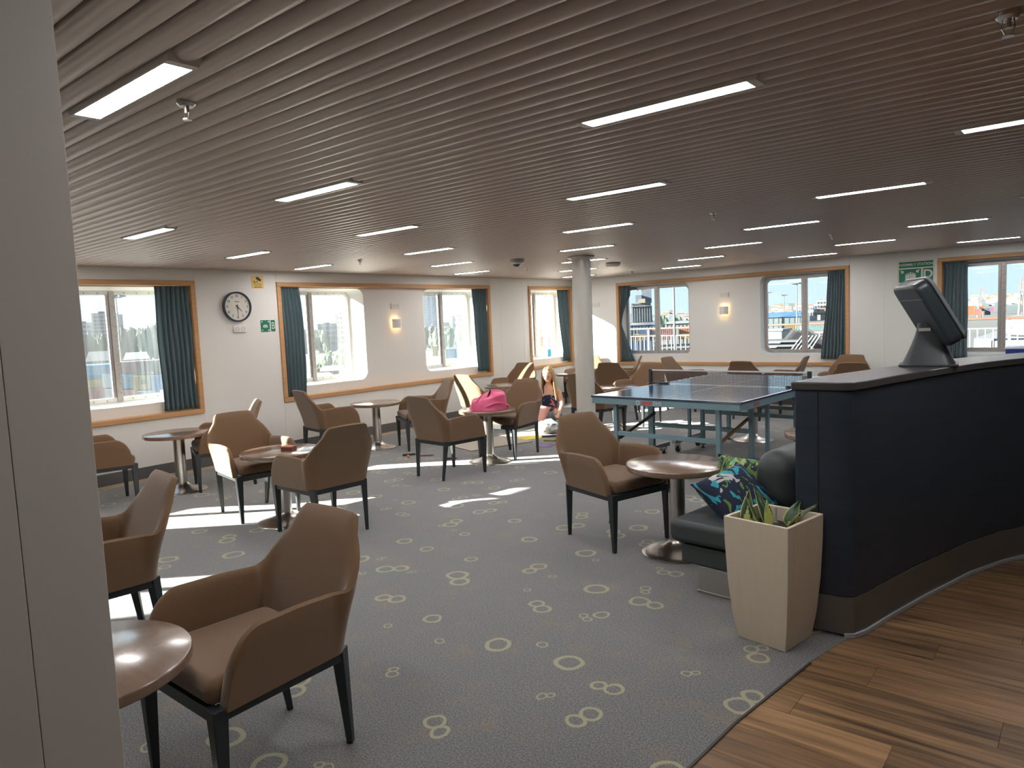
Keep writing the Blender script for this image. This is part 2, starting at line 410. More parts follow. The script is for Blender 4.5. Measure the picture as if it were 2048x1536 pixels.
# wooden trim frames, recessed panels, windows
def P(axis, a, z, d):                           # point on the left (x) or far (y) wall: along a, height z, d metres out of the room
    return (XL-d, a, z) if axis == 'x' else (a, YF+d, z)
def fbox(mb, axis, a0, a1, z0, z1, d0, d1):
    if axis == 'x': return mb.box(XL-max(d0, d1), XL-min(d0, d1), a0, a1, z0, z1)
    return mb.box(a0, a1, YF+min(d0, d1), YF+max(d0, d1), z0, z1)
WIN = 0
def frame(n, axis, a, b, wins, depth, glass, left_open=False):
    global WIN
    t = .052
    tr = sempty('trim_%d' % n)
    for (p0, p1, q0, q1) in ((a, b, ZT-t, ZT), (a, b, ZB, ZB+t), (a, a+t, ZB+t, ZT-t), (b-t, b, ZB+t, ZT-t)):
        ob('trim_board', fbox(MB(), axis, p0, p1, q0, q1, -.022, .085), WOOD, tr, bevel=.006)
    # recessed panel with rounded openings
    hw, z0, z1, rr = .648, .80, 2.02, .11
    ia, ib, iz0, iz1 = a+.01, b-.01, ZB+.01, ZT-.01
    loops = [rrect(2*hw, z1-z0, rr, 8, c, (z0+z1)/2) for c in wins]
    v2, f2 = holed([(ia, iz0), (ib, iz0), (ib, iz1), (ia, iz1)], loops)
    mb = MB().add([P(axis, x, z, .08) for x, z in v2], f2)
    pn = struct('window_panel', mb, WALL if axis == 'x' else FARWALL, wl if axis == 'x' else wf)
    for c, lp in zip(wins, loops):
        WIN += 1
        wr = sempty('window_%d' % WIN)
        k = len(lp); gl = rrect(2*hw-.05, z1-z0-.045, rr*.9, 8, c, (z0+z1)/2+.005)
        steps = (.078, .08+depth*.5, .08+depth)
        pts = []
        for s_ in range(3):
            f = (0, .5, 1)[s_]
            for i in range(k):
                x = lp[i][0]*(1-f)+gl[i][0]*f; z = lp[i][1]*(1-f)+gl[i][1]*f
                pts.append(P(axis, x, z, steps[s_]))
        mb = MB(); fs = [(s_*k+i, s_*k+(i+1) % k, (s_+1)*k+(i+1) % k, (s_+1)*k+i) for s_ in range(2) for i in range(k)]
        mb.add(pts, fs); ob('reveal', mb, WFRAME, wr)
        D = .08+depth
        gi = rrect(2*hw-.05-.085, z1-z0-.045-.10, rr*.62, 8, c, (z0+z1)/2+.005)
        mb = MB(); pts = []
        for lo, d in ((gl, D-.012), (gi, D-.012), (gi, D+.03), (gl, D+.03)): pts += [P(axis, x, z, d) for x, z in lo]
        mb.add(pts, [(s_*k+i, s_*k+(i+1) % k, ((s_+1) % 4)*k+(i+1) % k, ((s_+1) % 4)*k+i) for s_ in range(4) for i in range(k)])
        ob('window_frame', mb, WFRAME if axis == 'x' else FRAMEM, wr, bevel=.004)
        gz0, gz1 = z0+.055, z1-.055
        ob('mullion', fbox(MB(), axis, c-.028, c+.028, gz0-.02, gz1+.02, D-.028, D+.03), FRAMEM, wr, bevel=.004)
        ob('slide_rail', fbox(MB(), axis, c-.060, c-.030, gz0-.012, gz1+.012, D-.010, D+.02), mat('dull_aluminium', (.5, .47, .46), .35, metal=.7), wr, bevel=.003)
        bm_ = MB()
        for q in range(9):
            x = c-.52+q*.13
            for z in (z0+.05, z1-.048):
                cc = P(axis, x, z, D-.014); bm_.lathe([(0, -.003), (.006, -.003), (.007, .002), (0, .002)], 8, cc, 'x' if axis == 'x' else 'y')
        for q in range(11):
            cc = P(axis, c+.008, z0+.12+q*.1, D-.030); bm_.lathe([(0, -.003), (.006, -.003), (.007, .002), (0, .002)], 8, cc, 'x' if axis == 'x' else 'y')
        ob('bolts', bm_, mat('bolt_steel', (.3, .27, .24), .5, metal=.6), wr, kind='stuff')
        for x0, x1 in ((c-hw+.06, c-.03), (c+.03, c+hw-.06)):
            ob('pane', fbox(MB(), axis, x0, x1, gz0-.01, gz1+.01, D+.006, D+.010), glass, wr)
for n, (fr, wins) in enumerate(zip(FRL, [(-4.22, -1.72), (.72, 3.15), (5.585, 7.99), (10.385,)])):
    frame(n+1, 'x', fr[0], fr[1], wins, .30, GLASS_L)
for n, (fr, wins) in enumerate(zip(FRF, [(-5.98, -3.49), (-1.00, 1.44)])):
    frame(n+5, 'y', fr[0], fr[1], wins, .13, GLASS_F)

# ceiling: dark void with metal slats, LED strips set between them
ceil = struct('ceiling', MB().box(XL, XR, YB, YF, ZC+.08, ZC+.2), SLATDARK)
PER = .0822; HWS = .0375
prof = [(-HWS, .05), (-HWS, .024), (-HWS+.003, .015), (-HWS+.010, .007), (-HWS+.020, .002), (-.006, 0), (.006, 0), (HWS-.020, .002), (HWS-.010, .007), (HWS-.003, .015), (HWS, .024), (HWS, .05)]
LROW = [.965+1.315*k for k in range(8)]
LX = {0: (-.2, -2.2, -4.17, -6.1), 1: (-1.19, -3.18, -5.11, -7.0)}
smesh = {}
def slat(x0, x1, y):
    L_ = round(x1-x0, 3)
    if L_ not in smesh:
        mb = MB(); mb.add([(xx, a, z) for xx in (0, L_) for a, z in prof], [(i, i+1, len(prof)+i+1, len(prof)+i) for i in range(len(prof)-1)])
        smesh[L_] = mb.mesh('slat', 50)
    ob('slat', smesh[L_], SLAT, ceil, (x0, y, ZC))
lights = []
k = -8
while True:
    y = .965+PER*k
    if y > YF-.03: break
    row = k//16 if k >= 0 and k % 16 == 0 else None
    if row is not None and row < 8:
        xs = sorted(x+.018*row for x in LX[row % 2] if x+.018*row > XL+.35)
        c0 = XL+.005
        for x in xs:
            slat(c0, x-.33, y); c0 = x+.33; lights.append((x, y, row))
        slat(c0, 2.6, y)
    else: slat(XL+.005, 2.6, y)
    k += 1
LEDM = mat('led_diffuser', (.9, .9, .9), .5, emit=(1, .98, .97), es=LED)
lt = None
ROWN = ['nearest', 'second', 'third', 'fourth', 'fifth', 'sixth', 'seventh', 'farthest']
for x, y, row in lights:
    xs = sorted(q[0] for q in lights if q[2] == row); i = xs.index(x)
    lab = 'LED ceiling strip, %s from the left wall in the %s row' % (['first', 'second', 'third', 'fourth'][i], ROWN[row])
    if lt is None:
        lt = thing('ceiling_light', lab, 'ceiling light', (x, y, ZC), 0, 'LED strips in the slatted ceiling')
        mb = MB()
        lo, li, hi = (.335, .042), (.305, .037), (.345, .0455)
        rings = [[(sx_*q[0], sy*q[1], z) for sx_, sy in ((-1, -1), (1, -1), (1, 1), (-1, 1))] for q, z in ((hi, .03), (hi, .016), (lo, -.006), (li, -.006), (li, .02))]
        mb.add([v for r_ in rings for v in r_], [(j*4+i_, j*4+(i_+1) % 4, (j+1)*4+(i_+1) % 4, (j+1)*4+i_) for j in range(4) for i_ in range(4)])
        ob('housing', mb, mat('light_housing', (.75, .72, .68), .4), lt)
        ob('diffuser', MB().box(-.305, .305, -.037, .037, -.0055, 0), LEDM, lt)
    else: dup(lt, (x, y, ZC), 0, lab)

# ceiling fittings
def sprinkler(x, y, label):
    t = thing('sprinkler', label, 'sprinkler', (x, y, ZC+.0), 0, 'ceiling sprinklers')
    ob('cup', MB().lathe([(.008, .03), (.030, .03), (.028, -.004), (.020, -.012), (.008, -.012)], 16), CHROME, t)
    mb = MB().lathe([(0, -.01), (.007, -.012), (.007, -.03), (0, -.03)], 10); mb.tube([(-.012, 0, -.012), (-.014, 0, -.03), (-.006, 0, -.048), (.006, 0, -.048), (.014, 0, -.03), (.012, 0, -.012)], .002, 6)
    ob('nozzle', mb, METAL, t)
    ob('deflector', MB().lathe([(0, -.048), (.014, -.049), (.014, -.052), (0, -.052)], 12), CHROME, t)
for x, y, l in ((-2.19, 1.13, 'chrome sprinkler beside the large near LED light at upper left'), (-.2, 2.26, 'large-looking chrome sprinkler at the top right of the ceiling'), (-2.17, 4.96, 'small sprinkler left of the fourth-row LED strip above the ping-pong table'),
                (-2.08, 7.54, 'small sprinkler near the far right LED strips'), (-6.07, 4.89, 'tiny sprinkler on the ceiling above the right side of the clock wall'), (-6.03, 7.68, 'tiny sprinkler beside the domed camera near the column'), (-5.89, 10.25, 'tiny sprinkler near the far corner of the ceiling')):
    sprinkler(x, y, l)
t = thing('dome_camera', 'grey and white domed security camera on the ceiling left of the column', 'camera', (-5.29, 6.57, ZC))
ob('housing', MB().lathe([(0, .03), (.085, .03), (.085, -.03), (.078, -.04), (0, -.04)], 24), mat('camera_grey', (.42, .43, .44), .4), t)
ob('dome', MB().lathe([(.075, -.04), (.055, -.062), (.022, -.085), (0, -.088)], 24), WHITE, t)
ob('lens_band', MB().lathe([(.060, -.052), (.058, -.0625), (.030, -.083), (.030, -.078)], 24, a0=-2.4, a1=-.4), BLACKP, t)
t = thing('smoke_detector', 'round cream smoke detector on the ceiling right of the column', 'smoke detector', (-5.06, 8.32, ZC))
ob('body', MB().lathe([(0, -.05), (.075, -.048), (.095, -.035), (.098, -.008), (0, -.008)], 28), WHITE, t)
ob('base', MB().lathe([(0, .02), (.06, .02), (.06, -.008), (0, -.008)], 24), WHITE, t)
# column
t = sempty('column', (-4.70, 7.02, 0))
ob('shaft', MB().lathe([(.112, 0), (.112, ZC+.02)], 40), CREAM, t)
ob('collar', MB().lathe([(.112, ZC-.035), (.145, ZC-.02), (.158, ZC-.012), (.158, ZC+.0), (.112, ZC+.0)], 40), CREAM, t)
ob('base_ring', MB().lathe([(.112, .10), (.118, .10), (.118, 0)], 40), METAL, t)

# ------------------------------------------------------------------ armchairs
def smooth(t): t = max(0, min(1, t)); return t*t*(3-2*t)
def chair_shell():
    path = []                                   # (x, y, nx, ny, arc distance from the right arm's front)
    xf, yf, xb, yb, rc = .262, .235, .232, -.225, .045
    side = []
    n = 24
    for i in range(n+1):
        f = i/n
        side.append((xf+(xb-xf)*f, yf+(yb+rc-yf)*f))
    pts = side[:]
    for i in range(1, 10):
        a = R(90*i/9); pts.append((xb-rc+rc*math.cos(a), yb+rc-rc*math.sin(a)))
    half = pts
    nb = 22
    back = [(xb-rc-(2*(xb-rc))*i/nb, yb) for i in range(1, nb)]
    full = half+back+[(-x, y) for x, y in half[::-1]]
    d = [0]
    for a, b in zip(full, full[1:]): d.append(d[-1]+math.hypot(b[0]-a[0], b[1]-a[1]))
    tot = d[-1]; L_ = math.hypot(xf-xb, yf-yb)
    def height(u):
        u = min(u, tot-u)
        arm = .606-.010*smooth((u-.25)/.2)
        if u < .13: arm = .390+(.606-.390)*math.sqrt(max(0, 1-(1-u/.13)**2))
        back = smooth((u-(L_-.026))/.080)
        return arm+(.808-.596)*back+.015*back*(1-((tot/2-u)/(tot/2-L_+.05))**2)
    NV = 11; outer = []; inner = []; mids = []
    for i, (x, y) in enumerate(full):
        a = full[max(i-1, 0)]; b = full[min(i+1, len(full)-1)]
        tx, ty = b[0]-a[0], b[1]-a[1]; l = math.hypot(tx, ty); nx, ny = -ty/l, tx/l
        if nx*x+ny*(y+.02) < 0: nx, ny = -nx, -ny
        h = height(d[i]); lean = .020*abs(nx)+.155*abs(ny)
        for j in range(NV):
            t = j/(NV-1); z = .372+(h-.372)*t; tz = (z-.372)/.456
            ex = nx*lean*tz; ey = ny*(.155*tz**1.5) if ny < 0 else ny*lean*tz
            shrink = 1-.09*max(0, tz-.50)*(1 if ny < -.1 else .0)
            th = .021 if t < .8 else .021-.007*(t-.8)/.2
            px, py = (x+ex)*shrink, y+ey
            zz = z if j < NV-1 else z-.006
            outer.append((px+nx*th, py+ny*th, zz)); inner.append((px-nx*th, py-ny*th, zz))
            if j == NV-1: mids.append((px, py, z+.002))
    nu = len(full); mb = MB(); mb.grid(outer, nu, NV); mb.grid(inner, nu, NV); mb.add(mids, [])
    no = 0; ni = nu*NV; nm = 2*nu*NV; fs = []
    for i in range(nu-1):
        a, b = no+i*NV+NV-1, no+(i+1)*NV+NV-1; c, dd = ni+i*NV+NV-1, ni+(i+1)*NV+NV-1
        fs += [(a, b, nm+i+1, nm+i), (nm+i, nm+i+1, dd, c), (no+i*NV, ni+i*NV, ni+(i+1)*NV, no+(i+1)*NV)]
    for i in (0, nu-1):
        fs += [(no+i*NV+j, no+i*NV+j+1, ni+i*NV+j+1, ni+i*NV+j) for j in range(NV-1)]; fs.append((no+i*NV+NV-1, nm+i, ni+i*NV+NV-1))
    mb.f += fs
    return mb
def make_chair(label):
    t = thing('armchair', label, 'chair', (0, 0, 0), 0, 'brown armchairs around the lounge tables')
    ob('shell', chair_shell(), FABRIC, t, ang=50)
    mb = MB(); mb.prism([(-.232, .262), (.232, .262), (.205, -.205), (-.205, -.205)], .372, .455)
    ob('seat', mb, FABRIC, t, bevel=.035, seg=4)
    fr = MB()
    a = [(-.255, .262), (.255, .262), (.232, -.236), (-.232, -.236)]
    for i in range(4):
        p, q = a[i], a[(i+1) % 4]; fr.bar((p[0]*.95, p[1]*.95, .356), (q[0]*.95, q[1]*.95, .356), .030, .042)
    ob('frame', fr, LEG, t, bevel=.003, seg=1)
    for s_ in (-1, 1):
        ob('leg', MB().bar((s_*.240, .245, .378), (s_*.238, .245, 0), .050, None, .024), LEG, t, bevel=.003, seg=1)
        ob('leg', MB().bar((s_*.215, -.222, .378), (s_*.192, -.262, 0), .046, None, .024), LEG, t, bevel=.003, seg=1)
    return t
CH = [  # x, y, heading in degrees, label
    (-2.27, 1.235, -90, 'large armchair in the left foreground pulled up to the nearest table'),
    (-3.65, 1.22, -98, 'armchair seen half behind the near grey pillar, back towards the camera'),
    (-6.95, 2.50, 78, 'armchair cut off by the pillar, arms only, below the left window'),
    (-6.72, 3.55, -112, 'armchair behind the table below the clock, only sunlit back corner showing'),
    (-5.41, 3.13, -7, 'armchair with one sunlit arm left of the table with the card box'),
    (-4.47, 3.12, 176, 'armchair turned with its back to the camera at the card box table'),
    (-6.95, 5.03, 80, 'armchair in profile in front of the two-window frame, facing right'),
    (-6.46, 6.02, -118, 'armchair with sunlit back right of the profile chair, facing left'),
    (-5.01, 5.02, 85, 'armchair with half sunlit back in front of the pink bag table'),
    (-6.47, 7.20, 82, 'armchair behind the pink bag, its plain back to the camera'),
    (-5.10, 6.07, -86, 'armchair right of the pink bag, facing the camera'),
    (-7.14, 8.62, -86, 'armchair under the gathered curtain with a bright sun patch on one side'),
    (-2.53, 4.09, -16, 'armchair in the middle, left of the wooden table by the sofa'),
    (-4.93, 7.62, 88, 'armchair right behind the cream column, back towards the camera'),
    (-7.10, 10.55, -80, 'armchair in the far corner left of the column, below the small window'),
    (-5.72, 9.45, 100, 'armchair right of the column with its back to the camera'),
    (-4.97, 8.72, -94, 'armchair facing the camera at the table behind the column'),
    (-6.33, 10.50, -150, 'small-looking armchair edge below the far left curtain, bright cushion edge'),
    (-4.98, 10.32, -4, 'armchair by the far wall facing right, left of the net'),
    (-3.72, 9.80, 82, 'dark armchair back centred just above the ping-pong net'),
    (-3.60, 10.42, 186, 'armchair by the far wall facing left, right of the dark chair back'),
    (-2.72, 10.38, -92, 'dark armchair below the far right curtain end'),
    (-2.33, 9.62, 92, 'pale-lit armchair back just above the counter end'),
]
ch0 = None
for x, y, hd, lab in CH:
    if ch0 is None:
        ch0 = make_chair(lab); ch0.location = (x, y, 0); ch0.rotation_euler = (0, 0, R(hd-90))
    else: dup(ch0, (x, y, 0), R(hd-90), lab)

# ------------------------------------------------------------------ pedestal tables
def make_table(label):
    t = thing('pedestal_table', label, 'table', (0, 0, 0), 0, 'round pedestal tables in the lounge')
    ob('table_top', MB().lathe([(0, .536), (.304, .536), (.309, .539), (.310, .543), (.310, .565), (.3085, .569), (.305, .571), (0, .571)], 64), TOPWOOD, t, ang=60)
    ob('pedestal', MB().lathe([(.052, .06), (.052, .535)], 32), METAL, t)
    ob('base', MB().lathe([(.052, .085), (.060, .070), (.085, .050), (.130, .032), (.185, .016), (.222, .008), (.226, .004), (.224, 0), (0, 0)], 48), METAL, t, ang=60)
    ob('mounting_plate', MB().lathe([(0, .522), (.12, .522), (.12, .535), (0, .535)], 24), DARKG, t)
    return t
TB = [(-2.26, .70, 'round table nearest the camera, cut off by the grey pillar'), (-6.86, 3.19, 'round table below the clock with a bright steel pedestal'), (-4.94, 3.09, 'round table with a small card box on it'),
      (-6.93, 5.69, 'round table between two chairs in front of the double window'), (-5.07, 5.68, 'round table with the pink bag on it'), (-2.04, 4.03, 'wooden round table beside the dark sofa'),
      (-6.75, 7.98, 'round table behind the chair beyond the pink bag'), (-4.93, 8.16, 'round table directly behind the column'), (-6.93, 10.0, 'round table in the far corner'), (-4.30, 10.30, 'round table by the far wall beyond the net'),
      (-3.10, 8.08, 'round table whose pedestal stands beyond the ping-pong table legs'), (-1.56, 5.55, 'round table almost hidden behind the counter end')]
t0 = None
for x, y, lab in TB:
    if t0 is None: t0 = make_table(lab); t0.location = (x, y, 0)
    else: dup(t0, (x, y, 0), random.uniform(0, 3), lab)

# ------------------------------------------------------------------ ping-pong table
PT = thing('ping_pong_table', 'folding ping-pong table with dark blue top and pale blue steel legs', 'ping-pong table', (-2.925, 6.86, 0), R(-3.6))
BLUETOP = mat('table_blue', (.040, .062, .105), .14, spec=.6)
PBLUE = mat('table_steel_blue', (.20, .31, .35), .4, metal=.2)
LINEW = mat('line_white', (.7, .72, .74), .4)
HWD, HLN = .755, 1.215
for s_ in (-1, 1):
    tp = ob('table_half', MB().box(-HWD, HWD, min(s_*.004, s_*HLN), max(s_*.004, s_*HLN), .742, .760), BLUETOP, PT, bevel=.003, seg=1)
    e_ = MB()
    e_.box(-HWD, HWD, min(s_*(HLN-.02), s_*HLN), max(s_*(HLN-.02), s_*HLN), .7601, .7606)
    for q in (-1, 1): e_.box(min(q*(HWD-.02), q*HWD), max(q*(HWD-.02), q*HWD), min(s_*.01, s_*HLN), max(s_*.01, s_*HLN), .7601, .7606)
    e_.box(-.0015, .0015, min(s_*.01, s_*HLN), max(s_*.01, s_*HLN), .7601, .7605)
    ob('line', e_, LINEW, tp)
    ap = MB()
    ap.box(-HWD+.01, HWD-.01, min(s_*(HLN-.03), s_*(HLN-.005)), max(s_*(HLN-.03), s_*(HLN-.005)), .685, .742)
    for q in (-1, 1): ap.box(min(q*(HWD-.03), q*(HWD-.005)), max(q*(HWD-.03), q*(HWD-.005)), min(s_*.03, s_*HLN*.99), max(s_*.03, s_*HLN*.99), .685, .742)
    ob('apron', ap, PBLUE, tp, bevel=.002, seg=1)
    for yy in (HLN-.075, HLN-.70):
        for q in (-1, 1):
            lg = ob('leg', MB().box(q*.52-.02, q*.52+.02, s_*yy-.02, s_*yy+.02, .03, .69), PBLUE, PT, bevel=.003, seg=1)
            ob('levelling_foot', MB().lathe([(0, .03), (.008, .03), (.008, .014), (.022, .010), (.022, 0), (0, 0)], 12, (q*.52, s_*yy, 0)), BLACKP, lg)
        ob('crossbar', MB().box(-.50, .50, s_*yy-.014, s_*yy+.014, .385, .425), PBLUE, PT, bevel=.002, seg=1)
    for q in (-1, 1):
        ob('strut', MB().bar((q*.49, s_*(HLN-.08), .36), (q*.49, s_*(HLN-.70), .52), .020, .026), mat('rusty_strut', (.28, .15, .05), .5) if q > 0 else mat('dark_strut', (.06, .035, .035), .4), PT, bevel=.002, seg=1)
        tb = ob('trolley_bar', MB().box(q*.62-.025, q*.62+.025, s_*.12-.06 if s_ > 0 else s_*.62, s_*.62 if s_ > 0 else s_*.12+.06, .105, .150), mat('trolley_steel', (.30, .31, .32), .35, metal=.5), PT, bevel=.004, seg=1)
        ob('trolley_link', MB().box(min(q*.50, q*.62), max(q*.50, q*.62), s_*.40-.015, s_*.40+.015, .11, .14), MATS['trolley_steel'], PT)
        ob('trolley_post', MB().box(q*.62-.015, q*.62+.015, s_*.40-.015, s_*.40+.015, .14, .70), PBLUE, PT)
        for yy in (.14, .58):
            cs = ob('caster', MB().lathe([(0, -.014), (.036, -.014), (.040, -.009), (.040, .009), (.036, .014), (0, .014)], 20, (q*.62, s_*yy, .041), 'x'), BLACKP, PT)
            ob('caster_fork', MB().box(q*.62-.024, q*.62-.017, s_*yy-.018, s_*yy+.018, .035, .108).box(q*.62+.017, q*.62+.024, s_*yy-.018, s_*yy+.018, .035, .108).box(q*.62-.024, q*.62+.024, s_*yy-.02, s_*yy+.02, .085, .108), CHROME, cs)
            ob('brake_lever', MB().box(q*.62-.012, q*.62+.012, s_*yy-.065, s_*yy-.02, .070, .080), CHROME, cs)
for s_ in (-1, 1):
    me = text_mesh('DHS', .045, .0004); me2 = me
    o = ob('lettering', me, LINEW, PT, (-.03, -HLN-.002+.006, .712), (R(90), 0, 0)) if s_ < 0 else None
ob('badge', MB().box(-.19, -.085, -HLN+.002, -HLN+.006, .698, .728), mat('badge_red', (.45, .10, .09), .4), PT)
ob('emblem', MB().lathe([(.014, -.001), (.020, -.001), (.020, .001), (.014, .001)], 20, (-.23, -HLN+.0035, .713), 'y'), LINEW, PT)
ob('badge', MB().box(HWD-.006, HWD-.003, -.95, -.86, .698, .730), MATS['badge_red'], PT)
# net
NETM = mat('net_cord', (.05, .055, .07), .7)
nt_ = MB()
NXW = .85
for i in range(111):
    x = -NXW+.02+(2*NXW-.04)*i/110; nt_.box(x-.0020, x+.0020, -.0011, .0011, .768, .900)
for j in range(11):
    z = .772+j*.0125; nt_.box(-NXW, NXW, -.0011, .0011, z-.0014, z+.0014)
ob('net', nt_, NETM, PT, kind='stuff')
ob('net_band', MB().box(-NXW, NXW, -.004, .004, .898, .912), mat('net_tape', (.62, .64, .66), .6), PT)
for q in (-1, 1):
    ps = ob('net_post', MB().box(q*NXW-.016, q*NXW+.016, -.02, .02, .72, .918), BLACKP, PT, bevel=.004, seg=1)
    ob('clamp', MB().box(min(q*(HWD-.12), q*NXW), max(q*(HWD-.12), q*NXW), -.03, .03, .762, .776).box(min(q*(HWD-.12), q*NXW), max(q*(HWD-.12), q*NXW), -.02, .02, .722, .738), BLACKP, ps, bevel=.003, seg=1)

# ------------------------------------------------------------------ bar counter with terminal
def offs(poly, d):
    out = []
    for i, p in enumerate(poly):
        a = Vector(poly[max(i-1, 0)]); b = Vector(poly[min(i+1, len(poly)-1)]); t = (b-a).normalized(); out.append((p[0]-t.y*d, p[1]+t.x*d))
    return out
FRONT = [(-.885, 3.345), (-.845, 3.37), (-.815, 3.45), (-.765, 3.68), (-.68, 4.02), (-.54, 4.52), (-.42, 4.82), (-.26, 5.12), (.0, 5.52), (.40, 6.02), (.9, 6.5)]
BACK = [(-1.085, 3.335), (-1.05, 3.62), (-.90, 4.15), (-.76, 4.62), (-.63, 4.98), (-.46, 5.30), (-.18, 5.72), (.24, 6.24), (.78, 6.75)]
cpoly = FRONT+BACK[::-1]
ct = thing('bar_counter', 'dark navy curved bar counter with steel kick plate on the right', 'counter', (-.8, 4.2, 0))
def ctl(poly): return [(x+.8, y-4.2) for x, y in poly]
ob('counter_body', MB().prism(ctl(cpoly), .185, 1.128), COUNTER, ct, bevel=.006)
fo = offs(FRONT, -.012)
top = [(-1.098, 3.322), (-.89, 3.330), (-.835, 3.352), (-.802, 3.44)]+[(x+.013, y-.004) for x, y in FRONT[3:]]+[(x-.012, y+.006) for x, y in BACK[::-1][:-1]]
ob('counter_top', MB().prism(ctl(top), 1.128, 1.166), COUNTERTOP, ct, bevel=.008, seg=3)
kp = ob('kick_plate', MB().prism(ctl([(x+.004, y) for x, y in FRONT]+BACK[::-1]), .012, .185), KICK, ct)
km = MB()
for a, b in zip(FRONT, FRONT[1:]): km.bar((a[0]+.8+.008, a[1]-4.2, .008), (b[0]+.8+.008, b[1]-4.2, .008), .014, .018)
ob('floor_strip', km, mat('floor_strip_alu', (.5, .53, .56), .4, metal=.3), kp)
ob('end_seam', MB().box(-.186, -.183, -.866, -.860, .19, 1.12), BLACKP, ct)
# payment terminal
pos = thing('payment_terminal', 'dark tilted touch-screen till on a flared stand on the counter', 'till', (-.715, 4.36, 1.166), 0)
def stand():
    mb = MB(); ns = 9; pts = []
    for j in range(ns):
        f = j/(ns-1); wv = .075*(1-f)**1.4+.050; dv = .065*(1-f)**1.4+.040
        pts += [(x, y+.0, .012+.215*f) for x, y in rrect(2*wv, 2*dv, min(wv, dv)*.5, 5)]
    nl = len(pts)//ns
    mb.v = pts; mb.f = [(j*nl+i, j*nl+(i+1) % nl, (j+1)*nl+(i+1) % nl, (j+1)*nl+i) for j in range(ns-1) for i in range(nl)]+[tuple(range(nl))[::-1], tuple(range((ns-1)*nl, ns*nl))]
    return mb
st = ob('stand', stand(), mat('terminal_plastic', (.040, .050, .055), .42), pos, rot=(0, 0, R(8)), ang=50)
ob('foot_plate', MB().prism(rrect(.275, .23, .03, 4), 0, .012), MATS['terminal_plastic'], st, bevel=.003)
ob('sticker', MB().box(-.045, .010, -.0575, -.0555, .185, .202), WHITE, st, rot=(0, 0, 0))
scr = bpy.data.objects.new('monitor', MB().prism(rrect(.34, .37, .045, 6), -.045, .030).mesh('monitor')); C.objects.link(scr); scr.parent = pos
scr.data.materials.append(mat('monitor_shell', (.035, .048, .055), .35))
nn = Vector((.87*math.cos(R(30)), .5*math.cos(R(30)), math.sin(R(30)))).normalized()
xx = Vector((-.5, .87, 0)); yy = nn.cross(xx).normalized()
scr.matrix_local = Matrix(((xx.x, yy.x, nn.x, -.005), (xx.y, yy.y, nn.y, .0), (xx.z, yy.z, nn.z, .285), (0, 0, 0, 1)))
b_ = scr.modifiers.new('bevel', 'BEVEL'); b_.width = .018; b_.segments = 4; b_.limit_method = 'ANGLE'
ob('bezel', MB().prism(rrect(.345, .375, .045, 6), .030, .048), mat('monitor_bezel', (.20, .23, .25), .4), scr, bevel=.006)
ob('screen', MB().prism(rrect(.30, .32, .008, 3), .048, .050), BLACKP, scr)
ob('seam', MB().box(-.171, .171, .10, .103, -.0456, -.0445), METAL, scr)

# ------------------------------------------------------------------ sofa, cushions, planter
SOFA = mat('sofa_vinyl', (.045, .055, .055), .5, spec=.4, bump=(90, .1))
sf = thing('sofa_bench', 'dark grey upholstered bench beside the counter end', 'sofa', (-1.50, 4.3, 0), R(-6))
def slab(x0, x1, y0, y1, z0, z1, bev, seg, name, m_, **k):
    return ob(name, MB().box(x0, x1, y0, y1, z0, z1), m_, sf, bevel=bev, seg=seg, **k)
cu_ = slab(-.225, .30, -.86, .75, .265, .385, .035, 4, 'seat_cushion', SOFA)
slab(-.17, .30, -.82, .75, .145, .250, .012, 2, 'seat_base', SOFA)
slab(-.065, .30, -.82, .75, .012, .145, .003, 1, 'plinth', mat('plinth_steel', (.33, .31, .29), .5, metal=.4))
slab(-.070, .30, -.825, .75, .0, .014, .002, 1, 'plinth_strip', METAL)
slab(.03, .30, -.42, .75, .37, .72, .12, 7, 'backrest', SOFA)
def print_mat(name, base, cols, seed):
    mt, nt, b = node_mat(name); N = nt.nodes.new; L = nt.links.new
    tx = N('ShaderNodeTexCoord'); prev = None
    for i, (c, sc_, thr, kind) in enumerate(cols):
        mp = N('ShaderNodeMapping'); mp.inputs['Location'].default_value = (seed+i*3.7, seed*2+i, i*1.3); mp.inputs['Scale'].default_value = (sc_, sc_*(.45 if kind == 'leaf' else 1), sc_); mp.inputs['Rotation'].default_value = (0, 0, .6*i+seed)
        L(tx.outputs['Object'], mp.inputs[0])
        nz = N('ShaderNodeTexNoise'); nz.inputs['Scale'].default_value = 1; nz.inputs['Detail'].default_value = 2; nz.inputs['Distortion'].default_value = 2.2 if kind == 'leaf' else 1.0; L(mp.outputs[0], nz.inputs[0])
        gt = N('ShaderNodeMath'); gt.operation = 'GREATER_THAN'; gt.inputs[1].default_value = thr; L(nz.outputs['Fac'], gt.inputs[0])
        mx = N('ShaderNodeMix'); mx.data_type = 'RGBA'; L(gt.outputs[0], mx.inputs['Factor']); mx.inputs['B'].default_value = (*c, 1)
        if prev is None: mx.inputs['A'].default_value = (*base, 1)
        else: L(prev, mx.inputs['A'])
        prev = mx.outputs['Result']
    L(prev, b.inputs['Base Color']); b.inputs['Roughness'].default_value = .85
    return mt
